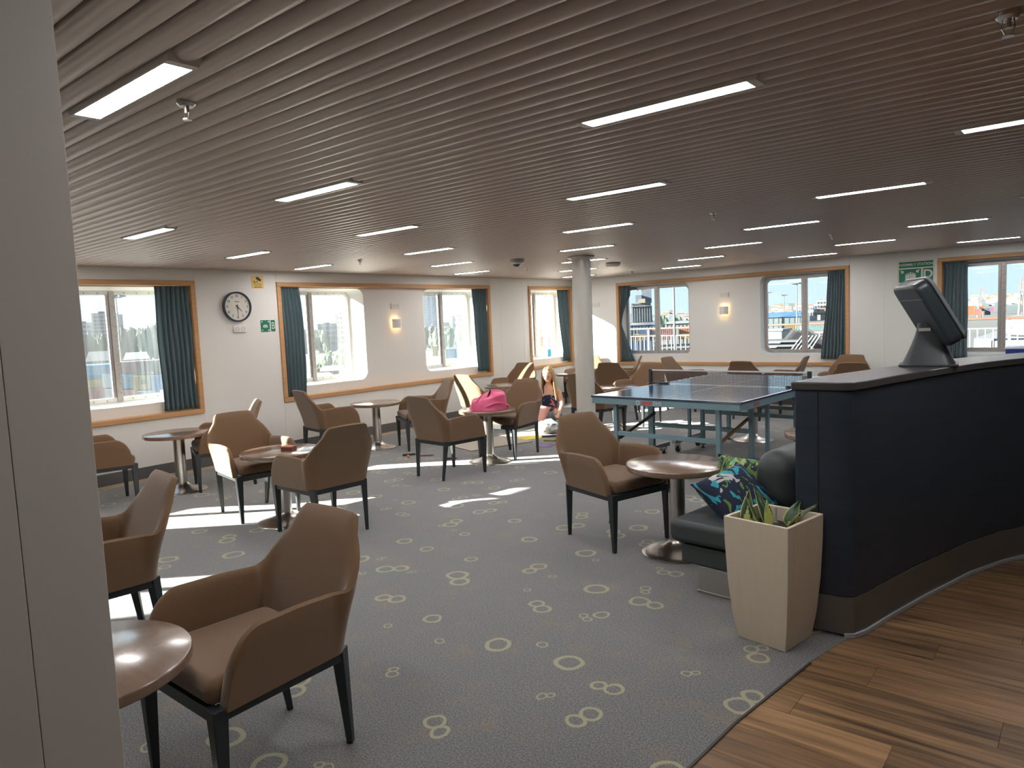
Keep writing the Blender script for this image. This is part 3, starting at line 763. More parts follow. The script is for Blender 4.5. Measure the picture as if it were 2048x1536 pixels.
def cushion(name, s_, th, loc, rot, m_, label, pinch=.9):
    n = 17; top_, bot = [], []
    for i in range(n):
        for j in range(n):
            u, v = 2*i/(n-1)-1, 2*j/(n-1)-1
            k_ = ((1-u**4)*(1-v**4))**.55
            sq = 1-.10*(1-abs(u)**2)*abs(v)**3; sr = 1-.10*(1-abs(v)**2)*abs(u)**3
            x, y = u*s_/2*sr, v*s_/2*sq
            top_.append((x, y, th/2*k_)); bot.append((x, y, -th/2*k_))
    mb = MB(); mb.grid(top_, n, n); mb.grid(bot, n, n)
    me = mb.mesh(name, 80, fix=False); bm = bmesh.new(); bm.from_mesh(me); bmesh.ops.remove_doubles(bm, verts=bm.verts, dist=.0005); bmesh.ops.recalc_face_normals(bm, faces=bm.faces); bm.to_mesh(me); bm.free()
    me.polygons.foreach_set('use_smooth', [True]*len(me.polygons))
    o = ob(name, me, m_, None, loc, rot); tag(o, label, 'cushion', 'patterned cushions on the sofa'); return o
CUS1 = print_mat('floral_print', (.010, .016, .045), [((.03, .33, .42), 8, .57, 'leaf'), ((.12, .24, .05), 12, .63, 'leaf'), ((.50, .50, .48), 9, .63, 'x')], 1.7)
CUS2 = print_mat('tropical_print', (.11, .20, .05), [((.012, .02, .03), 22, .53, 'leaf'), ((.35, .45, .16), 17, .60, 'leaf'), ((.02, .03, .07), 7, .58, 'x'), ((.10, .42, .46), 15, .66, 'leaf')], 4.1)
cushion('cushion', .36, .15, (-1.545, 3.76, .480), (R(38), R(-14), R(62)), CUS1, 'navy cushion with white flowers and turquoise leaves on the sofa')
cushion('cushion', .40, .13, (-1.585, 4.02, .475), (R(48), R(4), R(12)), CUS2, 'green leaf-print cushion behind the navy one on the sofa')

pl = thing('planter', 'tall cream tapered planter in front of the counter end', 'planter', (-1.135, 3.185, 0), R(-10))
PLANTM = mat('planter_cream', (.62, .53, .41), .5, noise=((60, 60, 4), .06, 4), spec=.4)
def sq(h): return [(-h, -h), (h, -h), (h, h), (-h, h)]
mb = MB(); levels = [(.118, 0), (.135, .12), (.148, .28), (.155, .45), (.157, .572)]
pts = [(x, y, z) for h, z in levels for x, y in sq(h)]+[(x, y, .572) for x, y in sq(.140)]+[(x, y, .50) for x, y in sq(.136)]
nl = len(levels)+2
mb.add(pts, [(j*4+i, j*4+(i+1) % 4, (j+1)*4+(i+1) % 4, (j+1)*4+i) for j in range(nl-1) for i in range(4)]+[(0, 3, 2, 1)])
ob('pot', mb, PLANTM, pl, bevel=.004)
ob('soil', MB().box(-.137, .137, -.137, .137, .49, .505), mat('soil', (.03, .02, .015), .95, bump=(60, 1)), pl)
LEAF = mat('leaf_dark_green', (.022, .065, .018), .4, noise=((9, 9, 60), .4, 2)); LEAFE = mat('leaf_yellow_edge', (.42, .45, .12), .45)
def leaf(px, py, L_, w_, az, lean, twist=0):
    n = 9; row = []; rim = []
    for k_, (wk, dst) in enumerate(((1, row), (1.17, rim))):
        for i in range(n):
            f = i/(n-1); wd = w_*wk*(math.sin(math.pi*(.12+.88*f)**.8) if f < 1 else 0)*(.5 if f == 0 else 1)
            out = lean*L_*f**1.6; z = .50+L_*f*math.sqrt(max(.1, 1-lean*lean*.6))
            cx, cy = px+out*math.cos(az), py+out*math.sin(az)
            sx_, sy = -math.sin(az+twist), math.cos(az+twist)
            dn = .0015*k_
            for q in (-1, -.5, 0, .5, 1): dst.append((cx+sx_*q*wd-dn*math.cos(az), cy+sy*q*wd-dn*math.sin(az), z+.012*abs(q)-dn))
    a = ob('leaf', MB().grid(row, n, 5), LEAF, pl); a.modifiers.new('thick', 'SOLIDIFY').thickness = .002
    b = ob('leaf_edge', MB().grid(rim, n, 5), LEAFE, a); b.modifiers.new('thick', 'SOLIDIFY').thickness = .0015
for a in ((-.10, -.06, .17, .026, R(110), .45, .2), (-.04, .02, .18, .024, R(150), .7, .1), (-.02, -.09, .15, .025, R(170), .45, .5), (.0, -.03, .13, .02, R(140), .3, 0), (.06, .05, .15, .03, R(20), .75, .2), (.03, .08, .13, .028, R(80), .7, .2), (.08, .0, .11, .025, R(-20), .6, .3)): leaf(*a)
t = thing('water_indicator', 'grey plastic tube indicator standing in the planter', 'gauge', (-1.095, 3.105, .506))
ob('float_body', MB().lathe([(0, 0), (.016, 0), (.016, .045), (.012, .058), (.006, .062), (0, .062)], 16), mat('gauge_grey', (.08, .085, .09), .5), t)
ob('stem', MB().lathe([(0, .062), (.005, .062), (.005, .125), (0, .125)], 12), mat('gauge_light', (.32, .33, .36), .5), t)

# ------------------------------------------------------------------ curtains
def curtain(axis, a0, a1, z0, z1, label, folds=7, amp=.028, shape=None, d=.035):
    nu, nv = folds*10+1, 25; pts = []
    ph = random.uniform(0, 6)
    for i in range(nu):
        u = i/(nu-1)
        for j in range(nv):
            v = j/(nv-1); z = z1+(z0-z1)*v
            l, r = shape(v) if shape else (0, 1)
            a = a0+(a1-a0)*(l+(r-l)*(u+.012*math.sin(9*v+ph+u*4)))
            dd = d+amp*(.55+.45*v)*math.sin(2*math.pi*folds*u+.5*math.sin(3*v+ph))+.006*math.sin(5*v+17*u)
            pts.append(P(axis, a, z, dd))
    o = ob('curtain', MB().grid(pts, nu, nv), CURTAIN, ang=80)
    sd = o.modifiers.new('thick', 'SOLIDIFY'); sd.thickness = .003
    return tag(o, label, 'curtain', 'teal curtains at the lounge windows')
curtain('x', 3.45, 3.815, .70, 2.028, 'teal curtain at the right edge of the leftmost window', 7)
curtain('x', 4.925, 5.235, .70, 2.028, 'teal curtain at the left end of the double-window frame', 6, shape=lambda v: (0, .90+.12*math.sin(v*3)))
curtain('x', 8.36, 8.685, .72, 2.028, 'gathered teal curtain at the right end of the double-window frame', 6, shape=lambda v: (.02+.22*v, 1))
curtain('x', 10.66, 10.98, .72, 2.028, 'teal curtain behind the column at the corner window', 5, shape=lambda v: (.0+.42*v, 1))
curtain('y', -6.622, -6.42, .70, 2.02, 'pinched teal curtain at the left end of the far double frame', 5, shape=lambda v: (0, 1.0 if v < .12 else 1-.95*math.sin(min(1, (v-.12)/.40)*math.pi/2) if v < .52 else .05+1.25*(v-.52)/.48), amp=.02)
curtain('y', -3.14, -2.875, .74, 2.02, 'teal curtain at the right end of the far double frame', 7, shape=lambda v: (.10-.42*v**1.3, 1))
curtain('y', -1.652, -1.375, .74, 2.02, 'teal curtain behind the till at the far right window', 6)

# ------------------------------------------------------------------ things on the walls
def rail(): pass
ck = thing('wall_clock', 'round dark-rimmed wall clock with cream face showing half past four', 'clock', (XL, 4.335, 1.797))
ob('case', MB().lathe([(0, .0), (.165, .0), (.170, .008), (.170, .046), (.162, .052), (.155, .048), (.152, .03), (0, .03)], 56, (0, 0, 0), 'x'), mat('clock_rim', (.035, .06, .09), .35), ck, ang=50)
ob('dial', MB().lathe([(0, .031), (.152, .031)], 48, (0, 0, 0), 'x'), mat('dial', (.70, .66, .58), .5), ck)
for k in range(1, 13):
    a = R(90-30*k); me = text_mesh(str(k), .036, .0003, bold=.0006)
    ob('numeral', me, INK, ck, (.0325, .122*math.cos(a), .122*math.sin(a)), (R(90), 0, R(90)))
def hand(L_, wd, ang_h, z):
    a = R(90-ang_h); dy, dz = math.cos(a), math.sin(a)
    return MB().add([(z, -dy*.025-dz*wd, -dz*.025+dy*wd), (z, -dy*.025+dz*wd, -dz*.025-dy*wd), (z, dy*L_+dz*wd*.4, dz*L_-dy*wd*.4), (z, dy*L_-dz*wd*.4, dz*L_+dy*wd*.4),
                     (z+.0015, -dy*.025-dz*wd, -dz*.025+dy*wd), (z+.0015, -dy*.025+dz*wd, -dz*.025-dy*wd), (z+.0015, dy*L_+dz*wd*.4, dz*L_-dy*wd*.4), (z+.0015, dy*L_-dz*wd*.4, dz*L_+dy*wd*.4)],
                    [(0, 1, 2, 3), (4, 7, 6, 5), (0, 4, 5, 1), (1, 5, 6, 2), (2, 6, 7, 3), (3, 7, 4, 0)])
ob('hour_hand', hand(.075, .006, 135, .036), INK, ck); ob('minute_hand', hand(.115, .004, 180, .038), INK, ck)
ob('hub', MB().lathe([(0, .042), (.007, .042), (.007, .033), (0, .033)], 16, (0, 0, 0), 'x'), INK, ck)
ob('maker_mark', MB().box(.0312, .0318, -.028, .028, .052, .062), mat('print_grey', (.2, .2, .2), .5), ck)

def socket(axis, a, z, d, label):
    rz = 0 if axis == 'x' else -math.pi/2
    t = thing('power_socket', label, 'socket', P(axis, a, z, d), rz, 'double power sockets on the window walls')
    ob('plate', MB().box(0, .022, -.077, .077, -.039, .039), WHITE, t, bevel=.004)
    for q in (-1, 1):
        r_ = ob('outlet', MB().lathe([(0, .021), (.019, .0215), (.020, .0235), (.023, .0235), (.024, .021)], 24, (0, q*.036, 0), 'x'), mat('outlet_grey', (.42, .41, .39), .5), t)
        ob('pin_holes', MB().lathe([(0, .0225), (.003, .0225)], 8, (0, q*.036-.008, 0), 'x').lathe([(0, .0225), (.003, .0225)], 8, (0, q*.036+.008, 0), 'x'), INK, r_)
socket('x', 4.357, 1.543, 0, 'double socket below the wall clock')
socket('x', 6.79, 1.78, .08, 'double socket above the left wall lamp')
socket('y', -4.716, 1.768, .08, 'double socket above the far wall lamp')
socket('y', -7.12, 1.725, 0, 'double socket on the far wall right of the column')

def sconce(axis, a, z, label):
    t = thing('wall_lamp', label, 'lamp', P(axis, a, z, .08), 0 if axis == 'x' else -math.pi/2, 'up-and-down wall lamps between windows')
    ob('back_plate', MB().box(0, .012, -.03, .03, -.05, .05), WHITE, t, bevel=.003)
    mb = MB(); n = 16; pts = []
    for i in range(n+1):
        f = i/n; yy = -.072+.144*f; dd = .055+.035*math.sin(math.pi*f)**.7 if 0 < i < n else .03
        for (th, zz) in ((0, -.062), (0, .062), (-.004, .062), (-.004, -.062)): pts.append((dd+th, yy, zz))
    mb.v = pts; mb.f = [(i*4+k_, i*4+(k_+1) % 4, (i+1)*4+(k_+1) % 4, (i+1)*4+k_) for i in range(n) for k_ in range(4)]
    ob('shade', mb, mat('lamp_shade_white', (.74, .71, .68), .4), t)
    ob('arm', MB().box(.01, .055, -.01, .01, -.01, .01), WHITE, t)
    for s_ in (-1, 1):
        b = ob('bulb', MB().lathe([(0, s_*.020), (.014, s_*.022), (.016, s_*.040), (.008, s_*.052), (0, s_*.054)], 14, (.048, 0, 0)), mat('warm_bulb', (1, .8, .5), .4, emit=(1, .62, .28), es=9), t)
sconce('x', 6.775, 1.535, 'warm-lit white wall lamp between the two left windows')
sconce('y', -4.715, 1.520, 'warm-lit white wall lamp between the two far windows')

def sign_base(axis, a, z, w_, h_, m_, name, label, cat):
    t = thing(name, label, cat, P(axis, a, z, 0), 0 if axis == 'x' else -math.pi/2)
    ob('plate', MB().box(0, .003, -w_/2, w_/2, -h_/2, h_/2), m_, t)
    return t
def sbox(t, name, y0, y1, z0, z1, m_, x=.0032, th=.0006):
    return ob(name, MB().box(x, x+th, y0, y1, z0, z1), m_, t)
def stext(t, s_, size, y, z, m_, x=.0045, sx_=1, bold=.0):
    o = ob('lettering', text_mesh(s_, size, .0003, bold=bold), m_, t, (x, y, z), (R(90), 0, R(90))); o.scale = (sx_, 1, 1); return o
def spoly(t, name, pts, m_, x=.0042, th=.0006):
    mb = MB(); n = len(pts); mb.add([(x, a, b) for a, b in pts]+[(x+th, a, b) for a, b in pts], [tuple(range(n)), tuple(range(n, 2*n))[::-1]]+[(i, (i+1) % n, n+(i+1) % n, n+i) for i in range(n)])
    return ob(name, mb, m_, t)
# camera warning sign
t = sign_base('x', 4.628, 2.082, .150, .146, YELLOW, 'camera_warning_sign', 'small yellow sign with a black camera symbol above the clock', 'sign')
spoly(t, 'camera_symbol', [(-.018, .050), (.005, .062), (.050, .030), (.045, .012), (.032, .008), (-.015, .034)], INK)
spoly(t, 'bracket_symbol', [(-.048, .020), (-.042, .020), (-.042, .004), (-.012, .004), (.000, .016), (.006, .012), (-.008, -.003), (-.042, -.003), (-.042, -.022), (-.048, -.022)], INK)
stext(t, 'CCTV', .034, .004, -.032, INK)
sbox(t, 'small_print', -.046, .052, -.062, -.055, INK, .0036)
# muster sign B
t = sign_base('x', 4.6895, 1.567, .118, .138, GREEN, 'muster_sign', 'green assembly symbol sign with letter B right of the clock', 'sign')
for y_, z_ in ((-.042, .050), (.042, .050), (-.042, -.050), (.042, -.050)): spoly(t, 'arrow', [(y_-.008, z_-.008), (y_+.008, z_-.008), (y_+.008, z_+.008), (y_-.008, z_+.008)], SIGNW)
for k in range(4):
    y_ = -.024+k*.016; spoly(t, 'figure', [(y_-.005, -.020), (y_+.005, -.020), (y_+.006, .008), (y_+.002, .020 if k in (1, 2) else .013), (y_-.002, .020 if k in (1, 2) else .013), (y_-.006, .008)], SIGNW)
o = ob('letter_plate', MB().box(0, .003, .074, .130, -.068, .068), GREEN, t); stext(t, 'B', .115, .102, -.002, SIGNW, sx_=.75)
# assembly station sign
t = sign_base('y', -1.972, 1.93, .455, .310, SIGNW, 'assembly_station_sign', 'large green and cream ASSEMBLY STATION D sign beside the far right window', 'sign')
sbox(t, 'green_panel', -.205, .205, .055, .135, GREEN); stext(t, 'ASSEMBLY STATION', .046, 0, .095, SIGNW, bold=.0008)
sbox(t, 'green_panel', -.205, .062, -.14, .038, GREEN); sbox(t, 'green_panel', .085, .205, -.14, .038, GREEN)
stext(t, 'D', .16, .145, -.045, SIGNW, bold=.003)
def arrow(y_, z_, s_):
    k = .02
    spoly(t, 'arrow', [(y_-s_*k, z_+k), (y_-s_*(k-.008), z_+k+.004), (y_+s_*.006, z_-.004+.006), (y_+s_*.006, z_+.014), (y_+s_*.018, z_+.014), (y_+s_*.018, z_-.018), (y_-s_*.016, z_-.018), (y_-s_*.016, z_-.008), (y_-s_*.002, z_-.006), (y_-s_*(k+.006), z_+k-.006)], SIGNW)
arrow(-.165, .004, 1); arrow(.022, .004, -1)
for k, hh in ((-.115, .0), (-.09, .012), (-.062, .02), (-.035, .012), (-.012, 0)):
    spoly(t, 'figure', [(k-.011, -.11), (k+.011, -.11), (k+.012, -.045+hh), (k-.012, -.045+hh)], SIGNW); ob('figure_head', MB().lathe([(0, .0042), (.009, .0042), (.009, .0048), (0, .0048)], 12, (0, k, -.033+hh), 'x'), SIGNW, t)

# sanitiser bottle on the corner window sill
t = thing('sanitiser_bottle', 'small blue pump bottle on the corner window sill', 'bottle', (-7.86, 10.60, .818))
ob('bottle_body', MB().lathe([(0, 0), (.035, .002), (.036, .11), (.030, .125), (.012, .13), (0, .13)], 20), mat('bottle_blue', (.10, .45, .65), .2), t)
ob('pump', MB().lathe([(.012, .13), (.012, .15), (.005, .15), (.005, .18), (0, .18)], 12).box(-.004, .03, -.004, .004, .178, .186), WHITE, t)
# white box with blue edge behind the counter
t = thing('tray_box', 'white-topped blue box behind the counter below the far right window', 'box', (-.70, 10.62, .60))
ob('body', MB().box(-.20, .45, -.15, .15, 0, .30), mat('box_blue', (.03, .05, .30), .4), t, bevel=.004)
ob('lid', MB().box(-.21, .46, -.16, .16, .30, .325), mat('box_white', (.75, .78, .85), .4), t, bevel=.004)
t2 = thing('side_cabinet', 'low dark cabinet under the white-topped box', 'cabinet', (-.62, 10.62, 0))
ob('body', MB().box(-.30, .50, -.20, .20, .06, .598), COUNTER, t2, bevel=.004); ob('plinth', MB().box(-.27, .47, -.17, .17, 0, .06), DARKG, t2)

# ------------------------------------------------------------------ small things on the tables and floor
t = thing('card_box', 'small red and brown card box on a round table', 'box', (-4.88, 3.12, .5715), R(20))
ob('box_body', MB().box(-.05, .05, -.034, .034, 0, .026), mat('card_brown', (.20, .06, .04), .4), t, bevel=.002)
ob('box_lid', MB().box(-.048, .048, -.032, .032, .026, .034), mat('card_red', (.50, .20, .13), .3), t, bevel=.002)
PINK = mat('bag_pink', (.78, .12, .26), .7, sheen=.3, bump=(40, .3))
def bag():
    nu, nv = 28, 12; pts = []
    for i in range(nu):
        a = 2*math.pi*i/nu
        for j in range(nv):
            f = j/(nv-1)
            r_ = 1-.18*f-.75*max(0, f-.72)/.28*.95
            lump = 1+.10*math.sin(3*a+1+4*f)+.06*math.sin(7*a+2*f)+.03*math.sin(13*a-3*f)
            hgt = .165*(1+.28*math.cos(a-.4)) if True else 0
            z = hgt*(1-(1-f)**1.7)+(.008*math.sin(5*a) if 0 < j < nv-1 else 0)*f
            pts.append((.205*r_*lump*math.cos(a)+.03*f, .125*r_*lump*math.sin(a), max(.001, z)))
    return MB().grid(pts, nu, nv, True)
bg_ = thing('bag', 'crumpled bright pink cloth bag on a round table', 'bag', (-5.04, 5.64, .572), R(52))
ob('bag_body', bag(), PINK, bg_, sub=1, ang=180)
def fold(p):
    mb = MB(); mb.tube(p, .016, 8, .008); return mb
ob('bag_handle', fold([(.17, -.06, .05), (.215, -.10, .045), (.235, -.06, .02), (.225, .02, .012), (.19, .06, .03)]), PINK, bg_, sub=1, ang=180)
ob('bag_fold', fold([(-.16, -.05, .02), (-.13, -.09, .09), (-.08, -.06, .15), (-.02, -.03, .17)]), PINK, bg_, sub=1, ang=180)
ob('bag_fold', fold([(-.05, -.12, .03), (.04, -.12, .07), (.10, -.10, .08), (.17, -.07, .06)]), PINK, bg_, sub=1, ang=180)
def flat(name, poly, m_, label, cat, th=.004, z=.0):
    cx = sum(p[0] for p in poly)/len(poly); cy = sum(p[1] for p in poly)/len(poly)
    o = ob(name, MB().prism([(x-cx, y-cy) for x, y in poly], 0, th), m_, None, (cx, cy, z)); return tag(o, label, cat)
BRD = mat('board_grey', (.42, .38, .32), .6)
flat('board', [(-6.25, 6.20), (-5.66, 6.02), (-5.40, 6.86), (-6.02, 7.02)], BRD, 'large pale board lying on the carpet behind the pink bag table', 'board', .012)
flat('drawing_sheet', [(-6.15, 7.06), (-5.55, 6.93), (-5.45, 7.28), (-6.04, 7.42)], print_mat('drawing', (.62, .58, .46), [((.70, .55, .10), 2.2, .52, 'x'), ((.65, .22, .10), 3.4, .60, 'x')], 2.2), 'colourful yellow and orange drawing on the floor by the girl', 'paper', .003)
flat('purple_card', [(-5.16, 6.60), (-4.98, 6.66), (-5.03, 6.86), (-5.21, 6.80)], mat('purple', (.14, .07, .22), .6), 'small purple card on the carpet', 'card', .003)
def stick(name, a, b, r_, m_, label, cat, tip=None):
    a, b = Vector((*a, r_+.001)), Vector((*b, r_+.001)); t = thing(name, label, cat, a)
    ob('barrel', MB().tube([(0, 0, 0), b-a], r_, 8), m_, t)
    d = (b-a).normalized(); ob('tip', MB().tube([b-a, b-a+d*.03], r_*.8, 8, r_*.2), tip or INK, t)
stick('brush', (-6.20, 5.44), (-6.12, 5.56), .012, INK, 'black brush on the carpet below the chair table', 'brush', MATS['rusty_strut'])
stick('pencil', (-6.02, 5.50), (-5.90, 5.62), .007, mat('pencil_brown', (.12, .06, .04), .5), 'dark pencil on the carpet left of the half sunlit chair', 'pencil')
stick('marker_pen', (-5.60, 5.52), (-5.52, 5.60), .010, INK, 'short black pen on the carpet under the half sunlit chair', 'pen')
stick('marker_pen', (-5.32, 6.98), (-5.18, 7.02), .010, mat('pen_yellow', (.55, .50, .05), .5), 'yellow pen on the carpet near the purple card', 'pen')
stick('paint_brush', (-5.50, 7.18), (-5.30, 7.36), .012, mat('brush_plum', (.12, .05, .08), .5), 'plum-coloured brush beside the drawing', 'brush')
tag(ob('ball', MB().lathe([(0, 0), (.013, .004), (.018, .018), (.013, .032), (0, .036)], 14), mat('ball_orange', (.6, .2, .06), .5), None, (-6.06, 5.40, 0)), 'tiny orange ball on the carpet beside the black brush', 'ball')
def crumple(r_, n=3, amp=.4):
    bm = bmesh.new(); bmesh.ops.create_icosphere(bm, subdivisions=n, radius=r_)
    for v in bm.verts:
        k_ = 1+random.uniform(-amp, amp)*.6; v.co = Vector((v.co.x*k_, v.co.y*k_, max(-r_*.75, v.co.z*.75*k_)))
    lo = min(v.co.z for v in bm.verts)
    for v in bm.verts: v.co.z -= lo
    me = bpy.data.meshes.new('crumpled'); bm.to_mesh(me); bm.free(); return me
o = ob('crumpled_paper', crumple(.13), mat('tissue_white', (.80, .82, .84), .35, spec=.6), None, (-5.60, 7.46, 0), (0, 0, .4)); tag(o, 'heap of crumpled white paper at the girl\'s feet', 'paper')
o.scale = (1.1, .9, .95)

# ------------------------------------------------------------------ girl sitting on the floor
GX, GY, GR = -6.0, 8.05, R(30)
girl = thing('person', 'long-haired blonde person in a navy floral top sitting on the floor', 'person', (GX, GY, 0), GR)
SKIN = mat('skin', (.62, .36, .25), .5, spec=.4)
def skinned(name, verts, edges, m_, parent, levels=2):
    me = bpy.data.meshes.new(name); me.from_pydata([v[0] for v in verts], edges, [])
    o = bpy.data.objects.new(name, me); C.objects.link(o); o.parent = parent; me.materials.append(m_)
    sk = o.modifiers.new('skin', 'SKIN'); sk.use_smooth_shade = True
    for i, v in enumerate(verts):
        r_ = v[1]; me.skin_vertices[0].data[i].radius = r_ if isinstance(r_, tuple) else (r_, r_)
    me.skin_vertices[0].data[0].use_root = True
    sb = o.modifiers.new('sub', 'SUBSURF'); sb.levels = levels; sb.render_levels = levels
    return o
bv = [((0, 0, .12), .11), ((0, -.01, .27), .092), ((0, -.03, .42), (.115, .085)), ((0, -.035, .525), (.075, .055)), ((0, -.045, .60), .040), ((0, -.06, .66), .045)]
be = [(0, 1), (1, 2), (2, 3), (3, 4), (4, 5)]
for s_ in (-1, 1):
    n0 = len(bv)
    bv += [((s_*.135, -.03, .50), .042), ((s_*.185, -.09, .31), .033), ((s_*.15, -.25, .20), .024), ((s_*.14, -.30, .185), (.030, .014))]
    be += [(3, n0), (n0, n0+1), (n0+1, n0+2), (n0+2, n0+3)]
    for k, (dx, L_) in enumerate(((-.020, .045), (-.007, .050), (.007, .047), (.020, .038))):
        n1 = len(bv); bv += [((s_*.14+dx, -.335, .178), .0085), ((s_*.14+dx, -.335-L_*.5, .168), .008), ((s_*.14+dx, -.335-L_*.8, .152), .007)]; be += [(n0+3, n1), (n1, n1+1), (n1+1, n1+2)]
    n1 = len(bv); bv += [((s_*.14-s_*.030, -.295, .180), .009), ((s_*.14-s_*.040, -.325, .170), .008)]; be += [(n0+3, n1), (n1, n1+1)]
    n1 = len(bv); bv += [((s_*.10, -.05, .11), .075), ((s_*.30, -.30, .12), .052), ((s_*.06, -.40, .06), .036), ((-s_*.03, -.42, .045), (.038, .026)), ((-s_*.10, -.44, .035), (.034, .020))]
    be += [(0, n1), (n1, n1+1), (n1+1, n1+2), (n1+2, n1+3), (n1+3, n1+4)]
body = skinned('body', bv, be, SKIN, girl)
TOPM = print_mat('navy_floral', (.010, .016, .05), [((.45, .12, .07), 14, .62, 'x'), ((.25, .30, .40), 22, .64, 'leaf')], 3.3)
skinned('top', [((0, 0, .12), .128), ((0, -.01, .27), .108), ((0, -.03, .42), (.130, .100)), ((0, -.035, .475), (.115, .085))], [(0, 1), (1, 2), (2, 3)], TOPM, girl)
for s_ in (-1, 1): ob('strap', MB().tube([(s_*.07, -.115, .47), (s_*.075, -.08, .555), (s_*.075, .0, .56), (s_*.07, .05, .48)], .008, 6), TOPM, girl)
tv = [((0, 0, .105), .118)]; te = []
for s_ in (-1, 1):
    n1 = len(tv); tv += [((s_*.10, -.05, .115), .088), ((s_*.30, -.30, .125), .066), ((s_*.08, -.395, .068), .048)]; te += [(0, n1), (n1, n1+1), (n1+1, n1+2)]
skinned('trousers', tv, te, mat('trouser_grey', (.24, .27, .29), .8, noise=((60, 60, 60), .4, 2)), girl)
hd = bpy.data.objects.new('head_pivot', None)
def head_mesh():
    bm = bmesh.new(); bmesh.ops.create_uvsphere(bm, u_segments=32, v_segments=24, radius=1)
    for v in bm.verts:
        x, y, z = v.co
        sx_ = .080*(1-.22*max(0, -z)**1.5); v.co = Vector((x*sx_, y*.098*(1-.10*max(0, -z)), z*.118))
        if y < -.5:                                  # nose, brow and chin
            v.co.y -= .016*math.exp(-((x/.20)**2+((z+.12)/.22)**2)); v.co.y += .008*math.exp(-(((abs(x)-.38)/.20)**2+((z-.10)/.14)**2)); v.co.y -= .006*math.exp(-((x/.3)**2+((z+.75)/.2)**2))
    me = bpy.data.meshes.new('head'); bm.to_mesh(me); bm.free(); me.polygons.foreach_set('use_smooth', [True]*len(me.polygons)); return me
hc = (0, -.085, .735); tilt = (R(24), 0, R(-12))
head = ob('head', head_mesh(), SKIN, girl, hc, tilt)
for s_ in (-1, 1):
    ob('eye', MB().lathe([(0, -.004), (.009, -.002), (.011, 0), (.009, .002), (0, .004)], 12, (s_*.031, -.0885, .010), 'y'), mat('eye_dark', (.05, .03, .02), .3), head)
    ob('eyebrow', MB().tube([(s_*.018, -.096, .026), (s_*.032, -.094, .031), (s_*.046, -.086, .026)], .0025, 6), mat('brow', (.22, .12, .05), .7), head)
    ob('ear', MB().lathe([(0, -.006), (.014, -.005), (.019, 0), (.014, .005), (0, .006)], 14, (s_*.080, .0, -.005), 'x'), SKIN, head)
ob('mouth', MB().tube([(-.020, -.090, -.055), (0, -.097, -.057), (.020, -.090, -.055)], .004, 8), mat('lips', (.50, .18, .15), .4), head)
HAIR = mat('hair_blonde', (.44, .26, .11), .45, sheen=.2, noise=((160, 160, 3), .45, 2))
def hair_mesh():
    nu, nv = 41, 20; pts = []
    for i in range(nu):
        for j in range(nv):
            f = j/(nv-1); am = 172-58*smooth((f-.20)/.26)   # 0 is the back of the head; the face stays open
            a = R(-am+2*am*i/(nu-1))
            if f < .45:
                th = f/.45*math.pi/2; r_ = math.sin(th); z = .128*math.cos(th)
                k_ = 1.16
                x, y = r_*.080*k_*math.sin(a), r_*.098*k_*math.cos(a)+.004
            else:
                g = (f-.45)/.55; z = -.30*g*(1.15-.10*math.cos(a))
                sp = 1+.28*g
                x, y = .0930*sp*math.sin(a), .112*math.cos(a)*(1+.05*g)+.004-.03*g*(1 if abs(a) > 1.8 else .2)
            wv = 1+.025*math.sin(11*a+6*f)+.015*math.sin(23*a)
            pts.append((x*wv, y*wv, z))
    return MB().grid(pts, nu, nv)
hr = ob('hair', hair_mesh(), HAIR, girl, hc, (R(10), 0, R(-12)), ang=180); hr.modifiers.new('thick', 'SOLIDIFY').thickness = .014
o = cushion('cushion', .34, .14, (GX+.02, GY-.36, .20), (R(52), R(12), R(20)), mat('blush_cloth', (.62, .30, .26), .8, bump=(30, .4)), 'pale pink cushion held in the lap of the sitting person')
o['group'] = 'cushion on the floor'; del o['group']

# ------------------------------------------------------------------ outside: promenade deck, quay, harbour and town
GZ = -10.3
def mcol(name, c, rough=.7, **k): return mat(name, tuple(v*.33 for v in c), rough, **k)
struct('quay_ground', MB().box(-1500, 1500, -300, 2500, GZ-1, GZ), mat('quay_concrete', (.075, .074, .07), .9, noise=((.02, .02, .02), .3, 4)))
struct('ship_deck', MB().box(XL-.8, 30, YF+.40, 20.2, -.25, -.12), mat('deck_green', (.06, .075, .08), .8))
YR = 20.0
def railing(x0, x1, label, y=YR):
    t = thing('deck_railing', label, 'railing', (x0, y, -.12))
    L_ = x1-x0; wp = mat('rail_white', (.16, .16, .155), .5)
    ob('handrail', MB().box(0, L_, -.05, .05, 1.16, 1.22), mat('teak_rail', (.11, .04, .022), .5), t, bevel=.015)
    ob('mid_rail', MB().box(0, L_, -.015, .015, .95, .975), wp, t); ob('bottom_rail', MB().box(0, L_, -.015, .015, .08, .105), wp, t)
    bm_ = MB().box(-.012, .012, -.012, .012, .0, .97).mesh('baluster')
    n = int(L_/.155)
    for i in range(n+1):
        if i % 10 == 0: ob('post', MB().box(i*.155-.03, i*.155+.03, -.025, .025, 0, 1.17), wp, t)
        else: ob('baluster', bm_, wp, t, (i*.155, 0, 0))
railing(-12.5, -4.6, 'white deck railing with brown handrail outside the far double window'); railing(-3.2, 1.9, 'white deck railing with red-brown handrail outside the far right window')
def face(o, px):                                     # turn a thing outside towards the ship
    d = ray(px, 600); o.rotation_euler = (0, 0, math.atan2(-d.x, d.y)); return o
def gpos(px, D):
    d = ray(px, 642-.0437*(px-1024)); p = Vector((0, 0, H))+d*D; return Vector((p.x, p.y, GZ))
def toph(px, py, D): return at(px, py, D).z-GZ
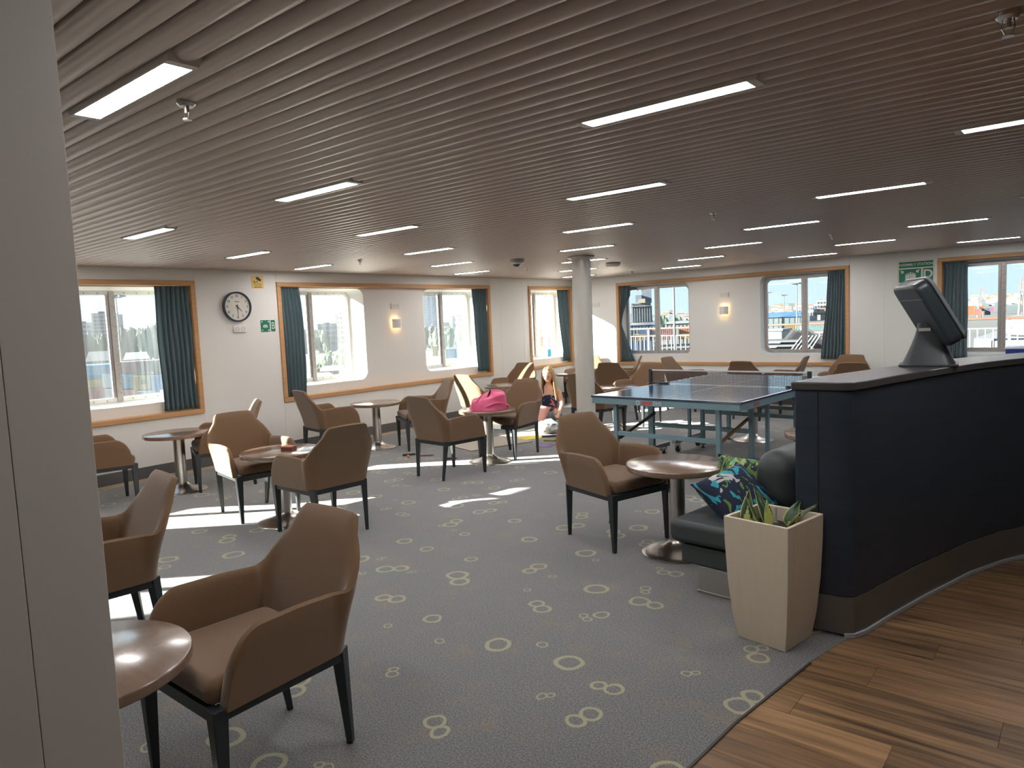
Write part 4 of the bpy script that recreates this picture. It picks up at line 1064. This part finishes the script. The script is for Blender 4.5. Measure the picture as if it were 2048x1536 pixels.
def container(x0, x1, y0, y1, D, col, label, text=None, tcol=None, long=6):
    c = at((x0+x1)/2, y1, D); wd = (x1-x0)*D/FPX; h_ = (y1-y0)*D/FPX
    if x0 < 1000: col = tuple(min(2.4, v*2.3) for v in col)          # backlit stacks in the left windows brightened through their colour
    t = thing('shipping_container', label, 'container', c, 0, 'shipping containers on the quay'); face(t, (x0+x1)/2)
    mb = MB(); n = max(6, int(wd/.5)); m_ = mcol('cont_%.2f_%.2f_%.2f' % col, col, .6)
    mb.box(-wd/2, wd/2, .06, long, 0, h_)
    for i in range(n):
        a = -wd/2+wd*(i+.15)/n; mb.box(a, a+wd/n*.5, 0.0, .06, h_*.06, h_*.94)
    ob('walls', mb, m_, t)
    fr_ = MB().box(-wd/2, wd/2, -.02, .06, 0, h_*.06).box(-wd/2, wd/2, -.02, .06, h_*.94, h_).box(-wd/2, -wd/2+.12, -.02, .06, 0, h_).box(wd/2-.12, wd/2, -.02, .06, 0, h_)
    ob('frame', fr_, m_, t)
    if text:
        o = ob('lettering', text_mesh(text, h_*.5, .01), mcol('cont_text', tcol or (.75, .78, .8)), t, (0, -.04, h_*.52), (R(90), 0, 0)); w0 = max(v.co.x for v in o.data.vertices)*2; o.scale = (min(1.4, wd*.82/w0), 1, 1)
    return t
D1 = 126
LB, YL, RD, PK, WH, BR, BL, OR, TEA = (.07, .34, .50), (.48, .33, .12), (.42, .16, .13), (.45, .24, .23), (.50, .52, .53), (.14, .08, .09), (.10, .24, .48), (.55, .17, .05), (.10, .40, .38)
W1C = [(176, 247, 729, 749, D1+1, LB, 'blue container lettered MAERSK seen in the leftmost window', 'MAERSK'), (248, 330, 722, 745, D1+1.2, BR, 'long dark brown container right of the MAERSK one'),
       (160, 206, 749, 760, D1+.4, LB, 'blue container below the MAERSK lettering'), (160, 207, 760, 776, D1, YL, 'yellow container low at the left edge of the leftmost window'), (208, 232, 748, 775, D1, WH, 'pale grey container beside the low yellow one'),
       (241, 270, 749, 777, D1, LB, 'light blue container right of the window mullion', 'HAMBURG'), (271, 305, 751, 779, D1, YL, 'ochre container with a dark emblem'), (306, 335, 751, 780, D1, BL, 'blue container beside the ochre one'),
       (160, 212, 777, 806, D1-.2, RD, 'red container at the bottom left of the leftmost window'), (214, 240, 778, 808, D1-.2, WH, 'white container right of the bottom red one'), (242, 279, 780, 808, D1-.2, PK, 'faded red container under the light blue one'), (280, 320, 781, 808, D1-.2, WH, 'white container under the ochre one', 'MAERSK')]
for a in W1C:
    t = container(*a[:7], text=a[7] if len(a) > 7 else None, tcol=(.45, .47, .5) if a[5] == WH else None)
    if 'emblem' in a[6]:
        w_ = (a[1]-a[0])*a[4]/FPX; ob('emblem', MB().prism([(-.35, 0), (.3, -.1), (.35, .5), (.1, .9), (-.3, .7)], 0, .02), DARKG, t, (0, -.03, 1.0), (R(90), 0, 0))
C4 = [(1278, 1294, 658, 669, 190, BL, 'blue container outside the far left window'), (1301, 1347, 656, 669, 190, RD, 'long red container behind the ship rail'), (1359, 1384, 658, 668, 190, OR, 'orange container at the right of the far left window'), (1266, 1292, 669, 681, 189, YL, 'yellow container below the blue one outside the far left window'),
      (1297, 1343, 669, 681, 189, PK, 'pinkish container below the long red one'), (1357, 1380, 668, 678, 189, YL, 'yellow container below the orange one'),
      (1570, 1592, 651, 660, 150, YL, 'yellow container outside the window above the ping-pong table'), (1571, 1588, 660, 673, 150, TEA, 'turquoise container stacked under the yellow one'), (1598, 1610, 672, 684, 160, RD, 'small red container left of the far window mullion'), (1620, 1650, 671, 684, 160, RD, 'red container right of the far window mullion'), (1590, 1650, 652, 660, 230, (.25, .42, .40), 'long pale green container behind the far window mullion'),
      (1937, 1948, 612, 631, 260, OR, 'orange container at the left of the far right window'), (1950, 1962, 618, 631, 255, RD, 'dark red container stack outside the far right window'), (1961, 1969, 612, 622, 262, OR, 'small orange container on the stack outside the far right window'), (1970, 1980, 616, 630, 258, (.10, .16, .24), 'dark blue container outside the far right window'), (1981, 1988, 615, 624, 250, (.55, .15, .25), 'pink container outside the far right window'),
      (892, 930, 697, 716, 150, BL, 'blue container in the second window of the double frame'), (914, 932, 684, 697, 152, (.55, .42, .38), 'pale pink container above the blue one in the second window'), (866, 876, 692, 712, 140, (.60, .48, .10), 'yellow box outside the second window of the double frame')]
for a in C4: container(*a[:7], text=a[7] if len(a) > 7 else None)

def building(x0, x1, ytop, D, wallc, label, floors, cols, winc=(.10, .13, .17), name='tower_block', roof=True):
    if x0 < 1000: wallc = tuple(v*2.0 for v in wallc)  # left-window walls lightened in colour to make up for backlight
    px = (x0+x1)/2; wd = (x1-x0)*D/FPX; h_ = toph(px, ytop, D)
    t = thing(name, label, 'building', gpos(px, D)); face(t, px)
    ob('walls', MB().box(-wd/2, wd/2, 0, wd*.6, 0, h_), mcol('bld_%.2f_%.2f_%.2f' % wallc, wallc), t)
    ph_, pw_ = h_*.72/floors, wd*.92/cols
    me = MB().box(-pw_*.36, pw_*.36, -.12, .05, -ph_*.27, ph_*.27).mesh('window')
    for i in range(cols):
        for j in range(floors): ob('window', me, mcol('far_glass_%.2f' % winc[0], winc, .2), t, (-wd*.46+pw_*(i+.5), 0, h_*.97-ph_*(j+.6)))
    if roof: ob('roof', MB().box(-wd*.52, wd*.52, -wd*.02, wd*.62, h_, h_+h_*.012).box(-wd*.2, wd*.1, wd*.1, wd*.4, h_, h_*1.05), mcol('far_roof', (.30, .30, .31)), t)
    return t
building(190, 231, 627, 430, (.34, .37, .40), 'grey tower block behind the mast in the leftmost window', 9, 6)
building(231, 248, 630, 428, (.28, .31, .35), 'tower annex with bright windows right of the grey tower block', 7, 2, (.60, .62, .62))  # pale window colour paints the sun on the glass
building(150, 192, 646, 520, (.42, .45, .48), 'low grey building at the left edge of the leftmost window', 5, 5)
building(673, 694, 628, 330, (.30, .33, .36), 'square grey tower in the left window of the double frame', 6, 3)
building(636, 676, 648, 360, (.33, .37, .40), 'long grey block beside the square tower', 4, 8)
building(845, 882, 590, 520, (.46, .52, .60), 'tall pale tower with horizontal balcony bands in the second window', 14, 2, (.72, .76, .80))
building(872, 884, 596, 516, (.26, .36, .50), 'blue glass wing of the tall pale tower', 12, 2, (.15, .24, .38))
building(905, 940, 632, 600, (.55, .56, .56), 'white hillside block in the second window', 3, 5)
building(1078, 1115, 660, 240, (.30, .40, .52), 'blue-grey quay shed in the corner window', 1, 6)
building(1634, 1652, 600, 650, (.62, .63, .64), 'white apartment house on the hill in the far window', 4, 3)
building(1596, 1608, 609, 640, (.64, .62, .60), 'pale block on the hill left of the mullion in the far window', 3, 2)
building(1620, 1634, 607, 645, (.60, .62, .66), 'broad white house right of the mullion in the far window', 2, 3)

def shed(x0, x1, yr, ye, D, roofc, wallc, label):
    if x0 < 1000: wallc = tuple(v*2.0 for v in wallc)  # sheds seen against the sun get paler walls in place of light
    px = (x0+x1)/2; wd = (x1-x0)*D/FPX; hr_ = toph(px, yr, D); he = toph(px, ye, D); dp = wd*.4+6
    t = thing('warehouse', label, 'building', gpos(px, D)); face(t, px)
    ob('walls', MB().box(-wd/2, wd/2, 0, dp, 0, he), mcol('shed_%.2f_%.2f_%.2f' % wallc, wallc), t)
    ob('roof', MB().add([(-wd*.52, -.5, he), (wd*.52, -.5, he), (wd*.40, dp/2, hr_), (-wd*.40, dp/2, hr_), (-wd*.52, dp+.5, he), (wd*.52, dp+.5, he)], [(0, 1, 2, 3), (3, 2, 5, 4), (0, 3, 4), (1, 5, 2), (0, 4, 5, 1)]), mcol('roof_%.2f_%.2f_%.2f' % roofc, roofc, .5), t)
    n = 8
    for i in range(n): ob('wall_rib', MB().box(-wd/2+wd*(i+.5)/n-.15, -wd/2+wd*(i+.5)/n+.15, -.12, 0, 0, he), mcol('rib_grey', (.25, .27, .29)), t)
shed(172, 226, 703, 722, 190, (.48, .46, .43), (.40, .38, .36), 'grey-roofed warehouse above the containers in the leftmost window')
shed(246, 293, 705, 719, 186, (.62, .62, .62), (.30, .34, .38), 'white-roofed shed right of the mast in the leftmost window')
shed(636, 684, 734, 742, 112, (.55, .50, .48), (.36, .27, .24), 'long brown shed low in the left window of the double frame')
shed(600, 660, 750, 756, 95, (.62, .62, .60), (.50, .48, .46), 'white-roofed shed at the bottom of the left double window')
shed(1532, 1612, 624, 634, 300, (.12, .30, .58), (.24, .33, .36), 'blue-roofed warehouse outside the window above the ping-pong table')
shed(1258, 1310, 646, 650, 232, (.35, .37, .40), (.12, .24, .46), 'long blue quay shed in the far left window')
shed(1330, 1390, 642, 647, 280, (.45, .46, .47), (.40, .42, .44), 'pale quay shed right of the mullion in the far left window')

def mast(px, ytop, D, label, lamps=8, r_=.35):
    h_ = toph(px, ytop, D); t = thing('floodlight_mast', label, 'lamp post', gpos(px, D), 0, 'floodlight masts in the harbour'); face(t, px)
    ob('pole', MB().lathe([(r_, 0), (r_*.5, h_)], 12), mcol('mast_grey', (.42, .44, .46), .5), t)
    ob('ring', MB().lathe([(r_*4.5, h_-.3), (r_*4.8, h_-.3), (r_*4.8, h_), (r_*4.5, h_)], 20).box(-r_*4.6, r_*4.6, -.1, .1, h_-.25, h_-.05), mcol('mast_grey', (.4, .4, .4)), t)
    for k in range(lamps):
        a = 2*math.pi*k/lamps; ob('floodlight', MB().cbox((math.cos(a)*r_*6, math.sin(a)*r_*6, h_+.15), (1.0, 1.0, .45)), mcol('mast_lamp', (.38, .40, .42), .4), t)
mast(239, 594, 210, 'tall floodlight mast in the leftmost window'); mast(1594, 567, 250, 'tall floodlight mast left of the mullion in the far window', r_=.30); mast(1568, 590, 320, 'shorter floodlight mast in the far window', 6, .3); mast(1536, 585, 300, 'mast at the left edge of the far window', 6, .3); mast(1093, 560, 180, 'thin mast in the corner window', 6, .2)
# white ship mast close outside the far left window
t = thing('signal_mast', 'white pole rising outside the far left window', 'mast', (at(1349, 660, 19)).to_tuple()); t.location.z = -.12
ob('pole', MB().lathe([(.028, 0), (.026, 9)], 16), mat('rail_white', (.5, .5, .48)), t); ob('foot', MB().lathe([(0, 0), (.14, 0), (.14, .08), (.06, .1)], 16), MATS['rail_white'], t)
# moored ship
sp = thing('moored_ship', 'grey-blue ship superstructure with bridge and funnel in the far left window', 'ship', gpos(1280, 260)); face(sp, 1280); K = 260/FPX
SG = mcol('ship_grey', (.26, .32, .40)); SW = mcol('ship_white', (.56, .56, .55))
def sb(name, x0, x1, y0, y1, dpt, m_, off=0, par=sp):
    zb, zt_ = at(1280, y1, 260).z-GZ, at(1280, y0, 260).z-GZ
    return ob(name, MB().box((x0-1280)*K, (x1-1280)*K, off, off+dpt, zb, zt_), m_, par)
sb('hull', 1250, 1310, 645, 690, 16, SG); sb('deck_house', 1263, 1304, 612, 646, 12, SG, 1); bdg = sb('bridge', 1262, 1302, 605, 613, 12, SW, .0); sb('funnel', 1284, 1304, 572, 606, 8, SG, 3); sb('mast_house', 1272, 1284, 590, 606, 5, SG, 2); sb('lifeboat', 1278, 1291, 598, 606, 3, mcol('cream_far', (.60, .55, .42)), -.8); sb('radar_mast', 1276, 1278, 565, 592, .4, SW, 3); sb('radar_bar', 1272, 1283, 577, 579, .4, SW, 2.8)
for k in range(7): sb('window', 1264+k*5.4, 1267.5+k*5.4, 607, 610, .3, DARKG, -.2, bdg)
for k in range(8): sb('column', 1264+k*5, 1265+k*5, 614, 644, .4, SW, .5)
# trees
LEAFM = [mcol('far_leaf_%d' % i, c, .9, noise=((.5, .5, .5), .45, 3)) for i, c in enumerate(((.11, .19, .12), (.14, .25, .13), (.16, .23, .18)))]
tm = []
for q in range(4):
    bm = bmesh.new()
    for c_ in range(9):
        r_ = random.uniform(.28, .48); mtx = Matrix.Translation((random.uniform(-.5, .5), random.uniform(-.4, .4), random.uniform(.35, .80)))
        g = bmesh.ops.create_icosphere(bm, subdivisions=3, radius=r_, matrix=mtx)
        for v in g['verts']: v.co += Vector((random.uniform(-1, 1), random.uniform(-1, 1), random.uniform(-1, 1)))*.05
    me = bpy.data.meshes.new('crown'); bm.to_mesh(me); bm.free(); tm.append(me)
TRUNK = MB().lathe([(.06, 0), (.04, .5)], 8).mesh('trunk')
TR = [(px, 655+random.uniform(-3, 6)+(-6 if px > 270 else 0), 330+random.uniform(-20, 30), 26) for px in range(246, 340, 13)]+[(px, 668+random.uniform(-3, 4), 320, 24) for px in range(160, 200, 13)]
TRL = 'dark tree on the slope in the leftmost window'
def tree(px, ytop, D, wpx, label, grp, q):
    if D > 250: D += (q % 3)*24; wpx *= .62
    h_ = toph(px, ytop, D); wd = wpx*D/FPX
    t = thing('tree', label, 'tree', gpos(px, D), random.uniform(0, 6), grp)
    me = tm[q % 4]; c = ob('crown', me.copy() if q < 3 else me, LEAFM[q % 3], t); c.scale = (wd, wd, h_/1.2)
    tr = ob('trunk', TRUNK, mcol('bark', (.08, .06, .05)), t); tr.scale = (wd, wd, h_)
i = 0
for a in TR: tree(*a, TRL, 'trees on the slope in the leftmost window', i); i += 1
for a in [(px, 650+random.uniform(-4, 8), 350, 28) for px in range(604, 700, 14)]: tree(*a, 'dark tree on the skyline in the left double window', 'trees on the skyline in the left double window', i); i += 1
tree(668, 700, 150, 42, 'big green tree low in the left double window', None, 1); tree(640, 715, 160, 24, 'smaller green tree beside the big one in the left double window', None, 0)
for a in [(px, 652+random.uniform(-4, 8), 300, 24) for px in range(846, 945, 13)]: tree(*a, 'hazy tree beyond the quay in the second double window', 'trees in the second double window', i); i += 1
tree(308, 712, 180, 16, 'palm-like tree beside the white-roofed shed', None, 2)
for a in [(px, 633+random.uniform(-3, 5), 420, 16) for px in range(1300, 1390, 12)]: tree(*a, 'distant tree line in the far left window', 'distant trees in the far left window', i); i += 1
# hills with houses
def hill(pxs, D, base_top, label, col):
    n = len(pxs); pts = []
    for k, px in enumerate(pxs):
        g = gpos(px, D); hz = toph(px, base_top(px), D)
        far = gpos(px, D*1.35)
        pts += [(g.x, g.y, GZ), (g.x*1.08, g.y*1.08, GZ+hz*.5), (g.x*1.2, g.y*1.2, GZ+hz*1.05), (far.x, far.y, GZ)]
    o = ob('hillside', MB().grid(pts, n, 4), mcol('hill_%.2f' % col[0], col, .95, noise=((.01, .01, .01), .5, 5)), ang=180); tag(o, label, 'hill')
hz_ = lambda px: 642-.0437*(px-1024)
hill(range(1066, 2400, 12), 700, lambda p: hz_(p)-4-5*math.sin(p*.013)-3*math.sin(p*.041), 'hazy green hillside along the horizon beyond the far windows', (.20, .26, .26))
hill(range(120, 996, 12), 640, lambda p: hz_(p)-5-6*math.sin(p*.011+1)-3*math.sin(p*.037), 'hazy green hillside along the horizon beyond the left windows', (.17, .23, .23))
hm = MB().box(-.5, .5, 0, .8, 0, .7).mesh('walls'); rm = MB().add([(-.58, -.08, .7), (.58, -.08, .7), (.5, .4, 1.05), (-.5, .4, 1.05), (-.58, .9, .7), (.58, .9, .7)], [(0, 1, 2, 3), (3, 2, 5, 4), (0, 3, 4), (1, 5, 2), (0, 4, 5, 1)]).mesh('roof')
hmats = [mcol('house_%d' % i, c) for i, c in enumerate(((.62, .60, .57), (.55, .50, .44), (.60, .62, .64)))]; rmats = [mcol('roof_%d' % i, c) for i, c in enumerate(((.40, .20, .13), (.35, .34, .34), (.50, .32, .24)))]
def houses(x0, x1, n, label, grp):
    for k in range(n):
        px = random.uniform(x0, x1); D = random.uniform(560, 690); py = hz_(px)+random.uniform(-7, 10)
        t = thing('house', label, 'house', at(px, py, D), 0, grp); face(t, px); s_ = random.uniform(2.5, 5); t.scale = (s_*1.3, s_, s_); t.location.z = max(GZ, t.location.z-s_*.5)
        q = random.randrange(3); ob('walls', hm if q == 0 else hm.copy(), hmats[q], t); ob('roof', rm if q == 0 else rm.copy(), rmats[q], t)
houses(1535, 1655, 26, 'tiny pale house on the hillside in the window above the ping-pong table', 'hillside houses in the window above the ping-pong table'); houses(1936, 2060, 22, 'tiny pale house on the hillside in the far right window', 'hillside houses in the far right window'); houses(1320, 1385, 8, 'tiny pale house on the hillside in the far left window', 'hillside houses in the far left window'); houses(885, 940, 8, 'tiny pale house in the second double window', 'houses in the second double window')
# cranes
def crane(px, ytop, D, label, jib):
    h_ = toph(px, ytop, D); t = thing('harbour_crane', label, 'crane', gpos(px, D)); face(t, px); s_ = D/FPX; CM = mcol('crane_steel', (.28, .24, .24))
    lg = MB()
    for q in (-1, 1): lg.bar((q*5*s_, 0, 0), (q*2.2*s_, 0, h_*.62), .9, None, .6); lg.bar((q*5*s_, 5*s_, 0), (q*2.2*s_, 3*s_, h_*.62), .9, None, .6)
    for z in (.2, .4): lg.bar((-4.2*s_, 0, h_*z), (4.2*s_, 0, h_*z), .4)
    ob('portal', lg, CM, t); ob('machine_house', MB().box(-6*s_, 6*s_, 0, 5*s_, h_*.60, h_*.68), mcol('crane_blue', (.20, .26, .34)), t)
    tw = MB()
    for q in (-1, 1): tw.bar((q*2.5*s_, 0, h_*.68), (0+q*.4*s_, 0, h_), .5)
    for k in range(5): f = k/5; tw.bar((-2.5*s_*(1-f), 0, h_*(.68+.32*f)), (2.5*s_*(1-f-.2), 0, h_*(.68+.32*(f+.2))), .25)
    ob('tower', tw, CM, t); ob('jib', MB().bar((0, 0, h_), (jib*s_, 0, h_*.70), .7, None, .4).bar((0, 0, h_*.98), (jib*.55*s_, 0, h_*.66), .4), CM, t)
crane(1961, 574, 430, 'harbour crane with slanting jib in the far right window', 15); crane(2043, 555, 360, 'second harbour crane at the right picture edge', -6)
# white deck house of our own ship outside the far right window, with bent pipe rail
t = thing('deck_house', 'white deck house with domed roof outside the far right window', 'deck house', (1.2, 24.0, -3.0))
WDK = mat('deck_white', (.15, .155, .16), .5)
ob('walls', MB().prism(rrect(7.5, 6, .8, 6), 0, 3.55), WDK, t, bevel=.05); ob('roof', MB().prism(rrect(6.6, 5.2, 1.6, 8), 3.55, 4.05), WDK, t, bevel=.35, seg=5)
ob('door', MB().box(1.0, 1.9, -3.04, -2.98, 1.2, 3.2), mcol('door_bluegrey', (.30, .38, .48)), t); ob('band', MB().box(-3.6, 3.6, -3.03, -2.99, 2.85, 2.92), mcol('band_grey', (.35, .38, .42)), t)
t = thing('pipe_rail', 'bent white pipe rail rising on the deck house roof', 'railing', (0, 23.4, 1.05))
pr = lambda p: MB().tube(p, .035, 8)
ob('top_pipe', pr([(-.85, 0, 0), (-.85, 0, .75), (-.72, 0, .92), (-.5, 0, .98), (1.2, 0, 1.22), (4, 0, 1.5)]), MATS['rail_white'], t); ob('mid_pipe', pr([(-.85, 0, .5), (1.2, 0, .78), (4, 0, 1.05)]), MATS['rail_white'], t)
for x in (.7, 2.2, 3.6): ob('post', pr([(x, 0, 0), (x, 0, 1.12+.1*x)]), MATS['rail_white'], t)
# stacks of sun loungers on deck
def lounger_stack(x, y, n, label, rz, fold=False):
    t = thing('sun_lounger_stack', label, 'sun loungers', (x, y, -.12), rz)
    m1 = mat('lounger_frame', (.10, .105, .11), .5); m2 = mat('lounger_mesh', (.035, .037, .04), .8)
    for k in range(n):
        z = .18+k*.095
        if not fold:
            o = ob('lounger', MB().box(-.95, .75, -.31, .31, z, z+.03), m2, t); ob('frame_tube', MB().tube([(-.95, -.33, z), (.75, -.33, z), (.95, -.33, z-.16)], .018, 6).tube([(-.95, .33, z), (.75, .33, z), (.95, .33, z-.16)], .018, 6), m1, o)
        else:
            o = ob('lounger', MB().bar((-.5+k*.09, 0, .1), (.25+k*.07, 0, 1.0), .03, .6), m2, t); ob('frame_tube', MB().tube([(-.5+k*.09, -.32, .05), (.25+k*.07, -.32, 1.05)], .02, 6), m1, o)
p_ = at(1540, 690, 15.5); lounger_stack(p_.x, p_.y, 9, 'stack of dark sun loungers outside the window above the ping-pong table', .1)
p_ = at(1583, 690, 15.2); lounger_stack(p_.x, p_.y, 6, 'tilted folded sun loungers right of the dark stack outside', .2, True)
p_ = at(1548, 665, 17.5)
t = thing('deck_locker', 'white deck locker behind the stacked sun loungers', 'locker', (p_.x-.5, p_.y, -.12)); ob('body', MB().box(-.9, .8, -.3, .3, 0, 1.1), WDK, t, bevel=.02); ob('lid', MB().box(-.93, .83, -.33, .33, 1.1, 1.15), WDK, t, bevel=.01)
